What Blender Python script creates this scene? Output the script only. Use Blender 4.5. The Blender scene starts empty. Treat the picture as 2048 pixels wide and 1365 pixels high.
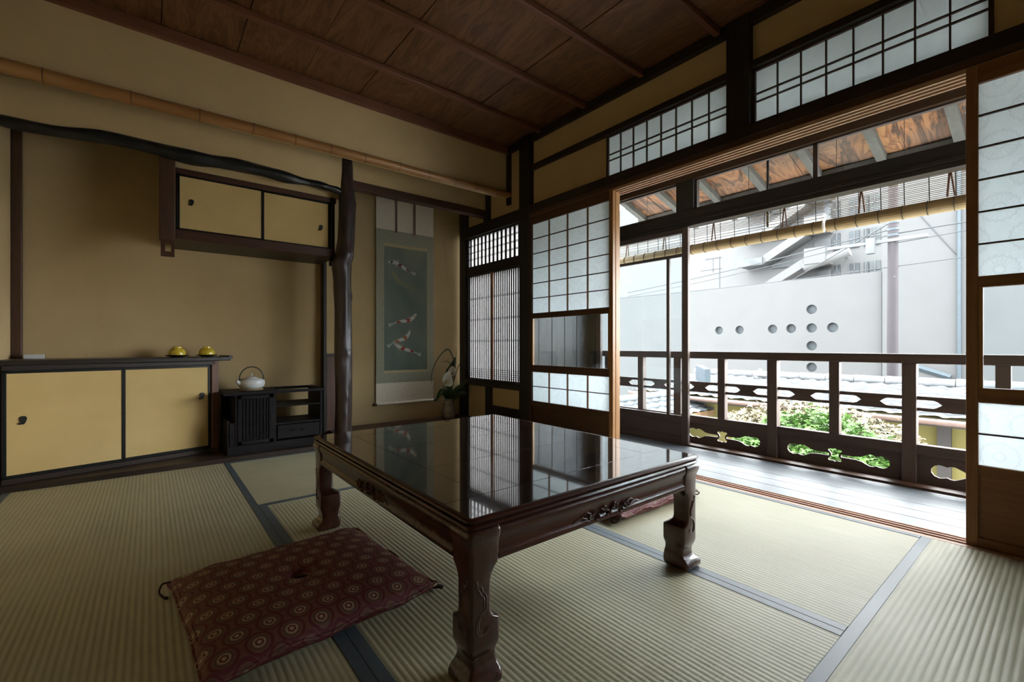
import bpy, bmesh, math, random
from mathutils import Vector, Matrix
random.seed(7)
S = bpy.context.scene
C = S.collection
PI = math.pi

# ------------------------------------------------------------ camera, light, exposure
cam = bpy.data.cameras.new('camera')
cam.sensor_width = 36.0
cam.lens = 903 / 2048 * 36.0
cam.shift_y = 8.5 / 2048
cam.clip_start = 0.02
camo = bpy.data.objects.new('camera', cam)
C.objects.link(camo)
camo.location = (0, 0, 0.74)
camo.rotation_euler = (PI / 2, 0, -math.radians(38.75))
S.camera = camo
S.view_settings.view_transform = 'Standard'
S.view_settings.look = 'None'
S.view_settings.gamma = 1.0
S.view_settings.use_curve_mapping = False
S.view_settings.exposure = 0.0
SKY = 14.5
EXT = 1.0

w = bpy.data.worlds.new('World')
S.world = w
w.use_nodes = True
wn = w.node_tree
for n in list(wn.nodes):
    wn.nodes.remove(n)
wo = wn.nodes.new('ShaderNodeOutputWorld')
wb = wn.nodes.new('ShaderNodeBackground')
wt = wn.nodes.new('ShaderNodeTexCoord')
ws = wn.nodes.new('ShaderNodeSeparateXYZ')
wr = wn.nodes.new('ShaderNodeValToRGB')
wn.links.new(wt.outputs['Generated'], ws.inputs[0])
wn.links.new(ws.outputs[2], wr.inputs[0])
wr.color_ramp.elements[0].position = 0.0
wr.color_ramp.elements[0].color = (0.62, 0.66, 0.70, 1)
wr.color_ramp.elements[1].position = 0.35
wr.color_ramp.elements[1].color = (0.90, 0.97, 1.0, 1)
wn.links.new(wr.outputs[0], wb.inputs[0])
wb.inputs[1].default_value = SKY
wn.links.new(wb.outputs[0], wo.inputs[0])


def area(name, loc, size, size_y, rot, power, col=(1, 1, 1)):
    L = bpy.data.lights.new(name, 'AREA')
    L.shape = 'RECTANGLE'; L.size = size; L.size_y = size_y; L.energy = power; L.color = col
    o = bpy.data.objects.new(name, L); C.objects.link(o); o.location = loc; o.rotation_euler = rot
    return o


sun = bpy.data.lights.new('fill_sun', 'SUN')  # wide soft sun added to brighten the room through the opening
sun.energy = 15.0
sun.angle = math.radians(75)
sun.color = (0.97, 0.99, 1.0)
suno = bpy.data.objects.new('fill_sun', sun)
C.objects.link(suno)
SUN_DIR = Vector((1.0, -0.50, 0.80))     # towards the added fill sun: beyond the balcony, to the right
suno.rotation_euler = SUN_DIR.to_track_quat('Z', 'Y').to_euler()

# ------------------------------------------------------------ object helpers
ORG = {}


def thing(name, label, cat, loc=(0, 0, 0), rotz=0.0, group=None, kind=None):
    o = bpy.data.objects.new(name, None)
    C.objects.link(o)
    o.empty_display_size = 0.1
    o.location = loc
    o.rotation_euler = (0, 0, rotz)
    if label: o['label'] = label
    if cat: o['category'] = cat
    if group: o['group'] = group
    if kind: o['kind'] = kind
    ORG[o.name] = Vector(loc)
    return o


def tag(o, label, cat, group=None, kind=None):
    o['label'] = label
    o['category'] = cat
    if group: o['group'] = group
    if kind: o['kind'] = kind
    return o


def obj(name, bm, m, parent=None, smooth=False, local=False, label=None):
    """link a bmesh as one object. Vertices are given in world space unless local=True"""
    if isinstance(bm, bmesh.types.BMesh):
        bmesh.ops.recalc_face_normals(bm, faces=bm.faces[:])
        me = bpy.data.meshes.new(name)
        bm.to_mesh(me)
        bm.free()
    else:
        me = bm
    o = bpy.data.objects.new(name, me)
    C.objects.link(o)
    me.materials.clear()
    for q in (m if isinstance(m, (list, tuple)) else [m]):
        me.materials.append(q)
    if parent is not None:
        o.parent = parent
        org = ORG.get(parent.name, Vector((0, 0, 0)))
        ORG[o.name] = org
        if not local:
            me.transform(Matrix.Translation(-org))
    elif not local:
        # own origin at the base centre of the mesh
        xs = [v.co.x for v in me.vertices]; ys = [v.co.y for v in me.vertices]; zs = [v.co.z for v in me.vertices]
        org = Vector(((min(xs) + max(xs)) / 2, (min(ys) + max(ys)) / 2, min(zs)))
        me.transform(Matrix.Translation(-org))
        o.location = org
        ORG[o.name] = org
    if smooth:
        for p in me.polygons: p.use_smooth = True
        try:
            me.set_sharp_from_angle(angle=math.radians(40))
        except Exception:
            pass
    if label: o['label'] = label
    return o


def struct(name, bm, m, parent=None, smooth=False):
    o = obj(name, bm, m, parent, smooth)
    if parent is None: o['kind'] = 'structure'
    return o


def box(x0, x1, y0, y1, z0, z1, bev=0.0, bm=None, rot=None, segs=2):
    own = bm is None
    if own: bm = bmesh.new()
    t = bmesh.new()
    bmesh.ops.create_cube(t, size=1)
    for v in t.verts:
        v.co = Vector(((x0 + x1) / 2 + v.co.x * (x1 - x0), (y0 + y1) / 2 + v.co.y * (y1 - y0), (z0 + z1) / 2 + v.co.z * (z1 - z0)))
    if bev > 0:
        bmesh.ops.bevel(t, geom=t.edges[:], offset=bev, segments=segs, affect='EDGES', profile=0.5)
    if rot is not None:
        t.transform(rot)
    me = bpy.data.meshes.new('tmp')
    t.to_mesh(me); t.free()
    bm.from_mesh(me)
    bpy.data.meshes.remove(me)
    return bm


def boxes(lst, bev=0.0):
    bm = bmesh.new()
    for b in lst:
        box(*b, bev=bev, bm=bm)
    return bm


def frames(pts):
    n = len(pts)
    tans = []
    for i in range(n):
        a = pts[max(i - 1, 0)]; b = pts[min(i + 1, n - 1)]
        d = (b - a)
        tans.append(d.normalized() if d.length > 1e-9 else Vector((0, 0, 1)))
    up = Vector((0, 0, 1)) if abs(tans[0].z) < 0.9 else Vector((1, 0, 0))
    u = tans[0].cross(up).normalized()
    out = []
    for t in tans:
        u = (u - t * u.dot(t))
        if u.length < 1e-6: u = t.orthogonal()
        u.normalize()
        out.append((u, t.cross(u)))
    return out


def tube(pts, rad, seg=10, bm=None, cap=True, shape=None):
    """sweep a round section along pts; rad number or list"""
    if bm is None: bm = bmesh.new()
    pts = [Vector(p) for p in pts]
    fr = frames(pts)
    rings = []
    for i, p in enumerate(pts):
        r = rad[i] if isinstance(rad, (list, tuple)) else rad
        u, v = fr[i]
        ring = []
        for k in range(seg):
            a = 2 * PI * k / seg
            rr = r * (shape(i, a) if shape else 1)
            ring.append(bm.verts.new(p + u * math.cos(a) * rr + v * math.sin(a) * rr))
        rings.append(ring)
    for i in range(len(rings) - 1):
        for k in range(seg):
            bm.faces.new((rings[i][k], rings[i][(k + 1) % seg], rings[i + 1][(k + 1) % seg], rings[i + 1][k]))
    if cap:
        bm.faces.new(rings[0][::-1]); bm.faces.new(rings[-1])
    return bm


def lathe(prof, c=(0, 0, 0), seg=32, bm=None, close=True):
    if bm is None: bm = bmesh.new()
    rings = []
    for r, z in prof:
        if r < 1e-5:
            rings.append([bm.verts.new((c[0], c[1], c[2] + z))])
        else:
            rings.append([bm.verts.new((c[0] + r * math.cos(2 * PI * k / seg), c[1] + r * math.sin(2 * PI * k / seg), c[2] + z)) for k in range(seg)])
    for a, b in zip(rings, rings[1:]):
        if len(a) == 1 and len(b) == 1: continue
        for k in range(seg):
            k2 = (k + 1) % seg
            if len(a) == 1: bm.faces.new((a[0], b[k2], b[k]))
            elif len(b) == 1: bm.faces.new((a[k], a[k2], b[0]))
            else: bm.faces.new((a[k], a[k2], b[k2], b[k]))
    return bm


def loft(rings, bm=None, cap=True):
    if bm is None: bm = bmesh.new()
    R = [[bm.verts.new(p) for p in r] for r in rings]
    n = len(R[0])
    for a, b in zip(R, R[1:]):
        for k in range(n):
            bm.faces.new((a[k], a[(k + 1) % n], b[(k + 1) % n], b[k]))
    if cap:
        bm.faces.new(R[0][::-1]); bm.faces.new(R[-1])
    return bm


def rrect(x0, x1, y0, y1, r, z, n=4):
    pts = []
    for cx, cy, a0 in ((x1 - r, y1 - r, 0), (x0 + r, y1 - r, 90), (x0 + r, y0 + r, 180), (x1 - r, y0 + r, 270)):
        for k in range(n + 1):
            a = math.radians(a0 + 90 * k / n)
            pts.append((cx + r * math.cos(a), cy + r * math.sin(a), z))
    return pts


def plate(outline, holes, thick, M):
    """flat board with real holes; outline and holes in 2D, M maps (u,v,w) to world. Returns a mesh"""
    cu = bpy.data.curves.new('plate', 'CURVE')
    cu.dimensions = '2D'; cu.fill_mode = 'BOTH'; cu.extrude = thick / 2
    for loop in [outline] + holes:
        sp = cu.splines.new('POLY')
        sp.points.add(len(loop) - 1)
        for i, (a, b) in enumerate(loop): sp.points[i].co = (a, b, 0, 1)
        sp.use_cyclic_u = True
    t = bpy.data.objects.new('plate', cu)
    me = bpy.data.meshes.new_from_object(t)
    bpy.data.objects.remove(t); bpy.data.curves.remove(cu)
    me.transform(M)
    return me


def mesh2bm(me, bm=None):
    if bm is None: bm = bmesh.new()
    bm.from_mesh(me)
    bpy.data.meshes.remove(me)
    return bm


# (u,v,w) -> world with u=y, v=z, w=x
def MYZ(x):
    return Matrix(((0, 0, 1, x), (1, 0, 0, 0), (0, 1, 0, 0), (0, 0, 0, 1)))


def MXZ(y):
    return Matrix(((1, 0, 0, 0), (0, 0, -1, y), (0, 1, 0, 0), (0, 0, 0, 1)))


def smooth_pts(pts, sub=6):
    """catmull-rom"""
    P = [Vector(p) for p in pts]
    out = []
    for i in range(len(P) - 1):
        p0 = P[max(i - 1, 0)]; p1 = P[i]; p2 = P[i + 1]; p3 = P[min(i + 2, len(P) - 1)]
        for k in range(sub):
            t = k / sub
            out.append(0.5 * ((2 * p1) + (-p0 + p2) * t + (2 * p0 - 5 * p1 + 4 * p2 - p3) * t * t + (-p0 + 3 * p1 - 3 * p2 + p3) * t ** 3))
    out.append(P[-1])
    return out


# ------------------------------------------------------------ materials
class NT:
    def __init__(s, name):
        s.m = bpy.data.materials.new(name); s.m.use_nodes = True
        s.t = s.m.node_tree
        for n in list(s.t.nodes): s.t.nodes.remove(n)
        s.out = s.t.nodes.new('ShaderNodeOutputMaterial')

    def n(s, ty, **k):
        q = s.t.nodes.new(ty)
        for a, b in k.items(): setattr(q, a, b)
        return q

    def l(s, a, b): s.t.links.new(a, b)

    def mth(s, op, a, b=None, c=None):
        q = s.n('ShaderNodeMath', operation=op)
        for i, v in enumerate((a, b, c)):
            if v is None: continue
            if isinstance(v, (int, float)): q.inputs[i].default_value = v
            else: s.l(v, q.inputs[i])
        return q.outputs[0]

    def coord(s, kind='Object', scale=(1, 1, 1)):
        tc = s.n('ShaderNodeTexCoord'); mp = s.n('ShaderNodeMapping')
        mp.inputs['Scale'].default_value = scale
        s.l(tc.outputs[kind], mp.inputs[0])
        return mp.outputs[0]

    def noise(s, vec, scale=5, detail=4, rough=0.5, dist=0.0):
        q = s.n('ShaderNodeTexNoise')
        q.inputs['Scale'].default_value = scale; q.inputs['Detail'].default_value = detail
        q.inputs['Roughness'].default_value = rough; q.inputs['Distortion'].default_value = dist
        s.l(vec, q.inputs['Vector'])
        return q.outputs[0]

    def ramp(s, fac, stops):
        q = s.n('ShaderNodeValToRGB'); e = q.color_ramp.elements
        while len(e) < len(stops): e.new(0.5)
        for i, (p, c) in enumerate(stops):
            e[i].position = p; e[i].color = (*c, 1)
        s.l(fac, q.inputs[0])
        return q.outputs[0]

    def mix(s, fac, a, b, bt='MIX'):
        q = s.n('ShaderNodeMix', data_type='RGBA', blend_type=bt)
        for i, v in ((0, fac), (6, a), (7, b)):
            if isinstance(v, (int, float)): q.inputs[i].default_value = v
            elif isinstance(v, tuple): q.inputs[i].default_value = (*v, 1)
            else: s.l(v, q.inputs[i])
        return q.outputs[2]

    def bump(s, h, strength=0.3, dist=0.002):
        q = s.n('ShaderNodeBump'); q.inputs['Strength'].default_value = strength; q.inputs['Distance'].default_value = dist
        s.l(h, q.inputs['Height'])
        return q.outputs[0]

    def bsdf(s, col, rough=0.6, metal=0.0, coat=0.0, normal=None, spec=0.5, coat_rough=0.05):
        q = s.n('ShaderNodeBsdfPrincipled')
        for nm, v in (('Base Color', col), ('Roughness', rough)):
            if isinstance(v, tuple): q.inputs[nm].default_value = (*v, 1)
            elif isinstance(v, (int, float)): q.inputs[nm].default_value = v
            else: s.l(v, q.inputs[nm])
        q.inputs['Metallic'].default_value = metal
        q.inputs['Coat Weight'].default_value = coat
        q.inputs['Coat Roughness'].default_value = coat_rough
        q.inputs['Specular IOR Level'].default_value = spec
        if normal is not None: s.l(normal, q.inputs['Normal'])
        return q

    def done(s, q):
        s.l(q.outputs[0], s.out.inputs[0]); return s.m


def hexc(r, g, b):
    f = lambda c: ((c / 255) / 12.92 if c / 255 <= 0.04045 else ((c / 255 + 0.055) / 1.055) ** 2.4)
    return (f(r), f(g), f(b))


def wood(name, dark, light, axis='y', rough=0.5, coat=0.0, scale=9, bump=0.15, spec=0.4):
    t = NT(name)
    sc = {'x': (0.09, 1, 1), 'y': (1, 0.09, 1), 'z': (1, 1, 0.09)}[axis]
    v = t.coord('Object', sc)
    a = t.noise(v, scale, 6, 0.6, 1.2)
    b = t.noise(v, scale * 7, 3, 0.6, 0.3)
    f = t.mth('ADD', t.mth('MULTIPLY', a, 0.7), t.mth('MULTIPLY', b, 0.3))
    col = t.ramp(f, [(0.32, dark), (0.68, light)])
    return t.done(t.bsdf(col, rough, coat=coat, normal=t.bump(f, bump, 0.002), spec=spec))


def plain(name, col, rough=0.5, metal=0.0, coat=0.0, var=0.12, scale=12, bump=0.0, spec=0.5):
    t = NT(name)
    v = t.coord('Object')
    f = t.noise(v, scale, 4)
    c = t.ramp(f, [(0.3, tuple(max(0, k * (1 - var)) for k in col)), (0.7, tuple(min(1, k * (1 + var)) for k in col))])
    return t.done(t.bsdf(c, rough, metal, coat, normal=t.bump(f, bump, 0.003) if bump else None, spec=spec))


M = {}
M['dark_post'] = wood('dark_post_wood', (0.012, 0.010, 0.009), (0.034, 0.026, 0.021), 'z', 0.45)
M['dark_beam'] = wood('dark_beam_wood', (0.014, 0.010, 0.008), (0.040, 0.027, 0.020), 'y', 0.45)
M['dark_beam_x'] = wood('dark_beam_wood_x', (0.016, 0.011, 0.009), (0.045, 0.028, 0.020), 'x', 0.45)
M['brown_y'] = wood('brown_wood_y', (0.045, 0.020, 0.010), (0.115, 0.055, 0.028), 'y', 0.45)
M['brown_x'] = wood('brown_wood_x', (0.038, 0.016, 0.010), (0.085, 0.036, 0.022), 'x', 0.45)
M['brown_z'] = wood('brown_wood_z', (0.045, 0.022, 0.014), (0.105, 0.052, 0.032), 'z', 0.45)
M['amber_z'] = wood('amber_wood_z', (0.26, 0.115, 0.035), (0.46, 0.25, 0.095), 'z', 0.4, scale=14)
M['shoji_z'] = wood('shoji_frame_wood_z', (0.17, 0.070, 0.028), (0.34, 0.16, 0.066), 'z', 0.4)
M['shoji_y'] = wood('shoji_frame_wood_y', (0.16, 0.066, 0.027), (0.32, 0.15, 0.062), 'y', 0.4)
M['shoji_dark_y'] = wood('shoji_rail_wood_dark', (0.055, 0.023, 0.011), (0.12, 0.052, 0.024), 'y', 0.4)
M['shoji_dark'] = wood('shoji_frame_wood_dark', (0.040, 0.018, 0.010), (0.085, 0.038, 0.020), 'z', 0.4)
M['groove'] = wood('track_ridge_wood', (0.38, 0.21, 0.12), (0.62, 0.40, 0.26), 'y', 0.4)
M['partition_wood'] = wood('partition_board_wood', (0.085, 0.040, 0.026), (0.18, 0.085, 0.058), 'z', 0.5)
M['black_lacquer'] = plain('black_lacquer', (0.009, 0.010, 0.010), 0.35, var=0.2, spec=0.3)
M['chest_wood'] = wood('chest_dark_wood', (0.008, 0.007, 0.008), (0.020, 0.017, 0.018), 'x', 0.6, spec=0.12)
M['shelf_wood'] = wood('shelf_dark_wood', (0.013, 0.010, 0.008), (0.035, 0.025, 0.019), 'x', 0.35, spec=0.3)


def ceiling_mat():
    t = NT('ceiling_board_wood')
    v = t.coord('Object', (1, 0.16, 1))
    a = t.noise(v, 5, 5, 0.6, 2.2)
    b = t.noise(v, 60, 2, 0.5, 0.2)
    wv = t.mth('SINE', t.mth('MULTIPLY', a, 46))
    f = t.mth('ADD', t.mth('MULTIPLY', wv, 0.10), t.mth('ADD', t.mth('MULTIPLY', a, 0.7), t.mth('MULTIPLY', b, 0.2)))
    col = t.ramp(f, [(0.25, (0.105, 0.042, 0.018)), (0.75, (0.25, 0.115, 0.048))])
    return t.done(t.bsdf(col, 0.5, normal=t.bump(f, 0.1, 0.001)))


M['ceiling'] = ceiling_mat()
M['batten'] = wood('ceiling_batten_wood', (0.13, 0.052, 0.030), (0.24, 0.10, 0.058), 'x', 0.45)


def plaster(name, a, b, c2=None):
    t = NT(name)
    v = t.coord('Object')
    f = t.noise(v, 2.2, 5, 0.55)
    g = t.noise(v, 150, 3, 0.6)
    col = t.ramp(f, [(0.30, a), (0.70, b)])
    col = t.mix(0.12, col, t.ramp(g, [(0.3, tuple(k * 0.7 for k in a)), (0.7, b)]))
    return t.done(t.bsdf(col, 0.95, normal=t.bump(g, 0.25, 0.001), spec=0.1))


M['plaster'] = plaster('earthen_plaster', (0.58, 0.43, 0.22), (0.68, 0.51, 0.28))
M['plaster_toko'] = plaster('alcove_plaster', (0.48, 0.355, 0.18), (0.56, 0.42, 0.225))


def fusuma():
    t = NT('door_gold_paper')
    v = t.coord('Object')
    f = t.noise(v, 3.5, 6, 0.6)
    g = t.noise(v, 220, 2)
    col = t.ramp(f, [(0.3, (0.56, 0.40, 0.165)), (0.7, (0.64, 0.465, 0.205))])
    return t.done(t.bsdf(col, 0.75, normal=t.bump(g, 0.12, 0.0006), spec=0.2))


M['fusuma'] = fusuma()


def tatami(name, a, b, axis):
    t = NT(name)
    v = t.coord('Object')
    sp = t.n('ShaderNodeSeparateXYZ'); t.l(v, sp.inputs[0])
    al = sp.outputs[1] if axis == 'y' else sp.outputs[0]
    cr = sp.outputs[0] if axis == 'y' else sp.outputs[1]
    # rush strands running across the ridges
    s1 = t.mth('SINE', t.mth('MULTIPLY', al, 2 * PI / 0.0042))
    st = t.noise(t.coord('Object', (1, 14, 1) if axis == 'x' else (14, 1, 1)), 9, 3)
    big = t.noise(v, 1.6, 3)
    grv = t.mth('COSINE', t.mth('MULTIPLY', cr, 2 * PI / 0.0156))
    f = t.mth('ADD', t.mth('MULTIPLY', st, 0.35), t.mth('ADD', t.mth('MULTIPLY', big, 0.65), t.mth('MULTIPLY', grv, -0.16)))
    col = t.ramp(f, [(0.15, a), (0.75, b)])
    return t.done(t.bsdf(col, 0.50, normal=t.bump(s1, 0.2, 0.0005), spec=0.5))


M['tatami_y'] = tatami('tatami_rush_y', (0.29, 0.265, 0.165), (0.48, 0.455, 0.315), 'y')
M['tatami_x'] = tatami('tatami_rush_x', (0.29, 0.265, 0.165), (0.48, 0.455, 0.315), 'x')


def border():
    t = NT('tatami_border_cloth')
    v = t.coord('Object')
    sp = t.n('ShaderNodeSeparateXYZ'); t.l(v, sp.inputs[0])
    a = t.mth('SINE', t.mth('MULTIPLY', t.mth('ADD', sp.outputs[0], sp.outputs[1]), 2 * PI / 0.006))
    b = t.mth('SINE', t.mth('MULTIPLY', t.mth('SUBTRACT', sp.outputs[0], sp.outputs[1]), 2 * PI / 0.006))
    f = t.mth('MULTIPLY', t.mth('ADD', t.mth('MULTIPLY', a, b), 1), 0.5)
    col = t.ramp(f, [(0.3, (0.045, 0.062, 0.080)), (0.8, (0.10, 0.13, 0.155))])
    return t.done(t.bsdf(col, 0.48, normal=t.bump(f, 0.15, 0.0004), spec=0.6, coat=0.08, coat_rough=0.42))


M['border'] = border()


def paper(name, base, crest=True):
    t = NT(name)
    v = t.coord('Object')
    sp = t.n('ShaderNodeSeparateXYZ'); t.l(v, sp.inputs[0])
    g = t.noise(v, 35, 5, 0.65)
    col = t.ramp(g, [(0.3, tuple(k * 0.94 for k in base)), (0.7, base)])
    if crest:
        def ring(du, dv):
            s = 0.15
            u = t.mth('SUBTRACT', t.mth('FRACT', t.mth('ADD', t.mth('DIVIDE', sp.outputs[1], s), du)), 0.5)
            w_ = t.mth('SUBTRACT', t.mth('FRACT', t.mth('ADD', t.mth('DIVIDE', sp.outputs[2], s * 1.5), dv)), 0.5)
            w_ = t.mth('MULTIPLY', w_, 1.5)
            d = t.mth('SQRT', t.mth('ADD', t.mth('MULTIPLY', u, u), t.mth('MULTIPLY', w_, w_)))
            an = t.mth('COSINE', t.mth('MULTIPLY', t.mth('ARCTAN2', w_, u), 18))
            outer = t.mth('LESS_THAN', t.mth('ABSOLUTE', t.mth('SUBTRACT', d, t.mth('ADD', 0.33, t.mth('MULTIPLY', an, 0.018)))), 0.018)
            pet = t.mth('MULTIPLY', t.mth('GREATER_THAN', an, 0.72), t.mth('MULTIPLY', t.mth('LESS_THAN', d, 0.32), t.mth('GREATER_THAN', d, 0.13)))
            cen = t.mth('LESS_THAN', t.mth('ABSOLUTE', t.mth('SUBTRACT', d, 0.10)), 0.015)
            return t.mth('MAXIMUM', outer, t.mth('MAXIMUM', t.mth('MULTIPLY', pet, 0.6), cen))
        f = t.mth('MAXIMUM', ring(0.0, 0.0), ring(0.5, 0.5))
        col = t.mix(t.mth('MULTIPLY', f, 0.35), col, tuple(k * 0.72 for k in base))
    d = t.n('ShaderNodeBsdfDiffuse'); tr = t.n('ShaderNodeBsdfTranslucent'); mx = t.n('ShaderNodeMixShader')
    t.l(col, d.inputs[0]); t.l(col, tr.inputs[0]); mx.inputs[0].default_value = 0.7
    t.l(d.outputs[0], mx.inputs[1]); t.l(tr.outputs[0], mx.inputs[2])
    return t.done(mx)


M['paper'] = paper('shoji_paper_with_crests', (0.80, 0.84, 0.855))
M['paper_plain'] = paper('shoji_paper_plain', (0.80, 0.84, 0.855), False)
M['paper_lattice'] = paper('lattice_window_paper', (0.70, 0.69, 0.69), False)  # base tone lowered so the lattice windows come out less bright


def glass(name, tint=(0.93, 0.96, 0.97), refl=0.025):
    t = NT(name)
    tr = t.n('ShaderNodeBsdfTransparent'); tr.inputs[0].default_value = (*tint, 1)
    gl = t.n('ShaderNodeBsdfGlossy'); gl.inputs['Roughness'].default_value = 0.02
    lw = t.n('ShaderNodeLayerWeight'); lw.inputs[0].default_value = 0.35
    mx = t.n('ShaderNodeMixShader')
    nz = t.noise(t.coord('Object'), 3.0, 2)
    t.l(t.bump(nz, 0.15, 0.01), gl.inputs['Normal'])
    t.l(t.mth('ADD', t.mth('MULTIPLY', lw.outputs[0], 0.14), refl), mx.inputs[0])
    t.l(tr.outputs[0], mx.inputs[1]); t.l(gl.outputs[0], mx.inputs[2])
    return t.done(mx)


M['glass'] = glass('window_glass')


def lacquer():
    t = NT('table_lacquer')
    v = t.coord('Object', (0.2, 1, 1))
    f = t.noise(v, 18, 5, 0.6, 0.8)
    col = t.ramp(f, [(0.35, (0.012, 0.006, 0.005)), (0.7, (0.030, 0.013, 0.010))])
    rg = t.noise(t.coord('Object'), 4, 3)
    q = t.bsdf(col, t.mth('ADD', t.mth('MULTIPLY', rg, 0.05), 0.05), spec=0.5, coat=1.0, coat_rough=0.03)
    q.inputs['IOR'].default_value = 1.6
    q.inputs['Coat IOR'].default_value = 1.75
    return t.done(q)


M['lacquer'] = lacquer()
M['rosewood'] = wood('table_rosewood', (0.026, 0.009, 0.006), (0.075, 0.025, 0.016), 'x', 0.25, coat=0.12, scale=10, bump=0.04, spec=0.22)
M['rosewood_leg'] = wood('table_rosewood_leg', (0.028, 0.010, 0.007), (0.085, 0.029, 0.018), 'z', 0.24, coat=0.25, scale=10, bump=0.04, spec=0.5)


def veranda():
    t = NT('veranda_board_wood')
    v = t.coord('Object', (1, 0.06, 1))
    f = t.noise(v, 14, 6, 0.65, 0.6)
    g = t.noise(v, 90, 3)
    k = t.mth('ADD', t.mth('MULTIPLY', f, 0.7), t.mth('MULTIPLY', g, 0.3))
    col = t.ramp(k, [(0.3, (0.085, 0.105, 0.125)), (0.7, (0.17, 0.20, 0.225))])
    return t.done(t.bsdf(col, t.mth('ADD', 0.30, t.mth('MULTIPLY', k, 0.20)), normal=t.bump(k, 0.12, 0.001), spec=1.0, coat=0.8, coat_rough=0.34))


M['veranda'] = veranda()
M['rail_wood'] = wood('railing_wood', (0.060, 0.040, 0.034), (0.125, 0.085, 0.070), 'y', 0.5)
M['rail_wood_z'] = wood('railing_post_wood', (0.070, 0.048, 0.040), (0.145, 0.10, 0.080), 'z', 0.5)


def eave_boards():
    t = NT('eave_board_wood')
    v = t.coord('Object', (0.22, 1, 1))
    a = t.noise(v, 5, 5, 0.6, 2.0)
    wv = t.mth('SINE', t.mth('MULTIPLY', a, 40))
    f = t.mth('ADD', t.mth('MULTIPLY', wv, 0.13), a)
    col = t.ramp(f, [(0.3, (0.050, 0.021, 0.010)), (0.52, (0.20, 0.075, 0.028)), (0.75, (0.34, 0.16, 0.062))])
    gr = t.noise(t.coord('Object'), 1.7, 3)
    col = t.mix(t.ramp(gr, [(0.42, (0, 0, 0)), (0.70, (0.7, 0.7, 0.7))]), col, (0.085, 0.070, 0.060))
    return t.done(t.bsdf(col, 0.7, normal=t.bump(f, 0.2, 0.002)))


M['eave'] = eave_boards()
M['rafter'] = wood('weathered_rafter_wood', (0.055, 0.054, 0.050), (0.12, 0.108, 0.092), 'x', 0.8)
M['blind'] = wood('blind_reed', (0.24, 0.165, 0.075), (0.44, 0.32, 0.155), 'y', 0.6)
M['blind_string'] = plain('blind_string', (0.045, 0.032, 0.025), 0.8)
M['ribbon'] = plain('blind_ribbon', (0.19, 0.085, 0.045), 0.8)


def bamboo():
    t = NT('aged_bamboo')
    v = t.coord('Object', (0.15, 1, 1))
    f = t.noise(v, 12, 5, 0.6, 0.5)
    col = t.ramp(f, [(0.3, (0.27, 0.115, 0.035)), (0.7, (0.45, 0.235, 0.085))])
    return t.done(t.bsdf(col, 0.35, normal=t.bump(f, 0.05, 0.002), spec=0.5))


M['bamboo'] = bamboo()
M['bamboo_node'] = plain('bamboo_node_ring', (0.12, 0.055, 0.022), 0.5)


def log(name, a, b, rough):
    t = NT(name)
    v = t.coord('Object', (1, 1, 0.35))
    f = t.noise(v, 16, 6, 0.6, 0.6)
    col = t.ramp(f, [(0.3, a), (0.7, b)])
    return t.done(t.bsdf(col, rough, normal=t.bump(f, 0.5, 0.006), spec=0.5))


M['log'] = log('polished_trunk', (0.022, 0.016, 0.015), (0.065, 0.042, 0.038), 0.33)
M['log_beam'] = log('polished_branch', (0.006, 0.007, 0.008), (0.020, 0.020, 0.021), 0.33)


def attr_mat(name, rough=0.8, bumps=0.0, scale=300):
    t = NT(name)
    a = t.n('ShaderNodeAttribute'); a.attribute_name = 'Col'
    nz = t.noise(t.coord('Object'), scale, 2)
    col = t.mix(0.10, a.outputs[0], nz, 'OVERLAY')
    return t.done(t.bsdf(col, rough, normal=t.bump(nz, bumps, 0.0008) if bumps else None, spec=0.2))


M['painting'] = attr_mat('silk_painting', 0.8)


def cushion_mat():
    t = NT('cushion_brocade')
    v = t.coord('Object')
    sp = t.n('ShaderNodeSeparateXYZ'); t.l(v, sp.inputs[0])
    s = 0.070

    def lat(du, dv):
        u = t.mth('SUBTRACT', t.mth('FRACT', t.mth('ADD', t.mth('DIVIDE', sp.outputs[0], s), du)), 0.5)
        w_ = t.mth('SUBTRACT', t.mth('FRACT', t.mth('ADD', t.mth('DIVIDE', sp.outputs[1], s * 1.42), dv)), 0.5)
        w_ = t.mth('MULTIPLY', w_, 1.42)
        d = t.mth('SQRT', t.mth('ADD', t.mth('MULTIPLY', u, u), t.mth('MULTIPLY', w_, w_)))
        an = t.mth('COSINE', t.mth('MULTIPLY', t.mth('ARCTAN2', w_, u), 6))
        return d, an
    d1, a1 = lat(0, 0); d2, a2 = lat(0.5, 0.5)
    sel = t.mth('LESS_THAN', d1, d2)
    d = t.mth('MINIMUM', d1, d2)
    an = t.mth('ADD', t.mth('MULTIPLY', a1, sel), t.mth('MULTIPLY', a2, t.mth('SUBTRACT', 1, sel)))
    red = (0.115, 0.018, 0.024); tan = (0.24, 0.165, 0.105); brn = (0.105, 0.045, 0.036); pale = (0.42, 0.32, 0.21)
    dd = t.mth('ADD', d, t.mth('MULTIPLY', t.mth('MULTIPLY', an, 0.014), t.mth('LESS_THAN', d, 0.14)))
    col = t.ramp(dd, [(0.0, pale), (0.06, pale), (0.075, red), (0.13, red), (0.145, pale), (0.20, tan), (0.215, brn), (0.33, (0.17, 0.085, 0.06)),
                      (0.35, red), (0.42, red), (0.435, (0.14, 0.055, 0.042)), (0.53, (0.185, 0.070, 0.055))])
    nz = t.noise(v, 420, 2)
    col = t.mix(0.25, col, nz, 'OVERLAY')
    return t.done(t.bsdf(col, 0.65, normal=t.bump(nz, 0.15, 0.0008), spec=0.3))


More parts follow.
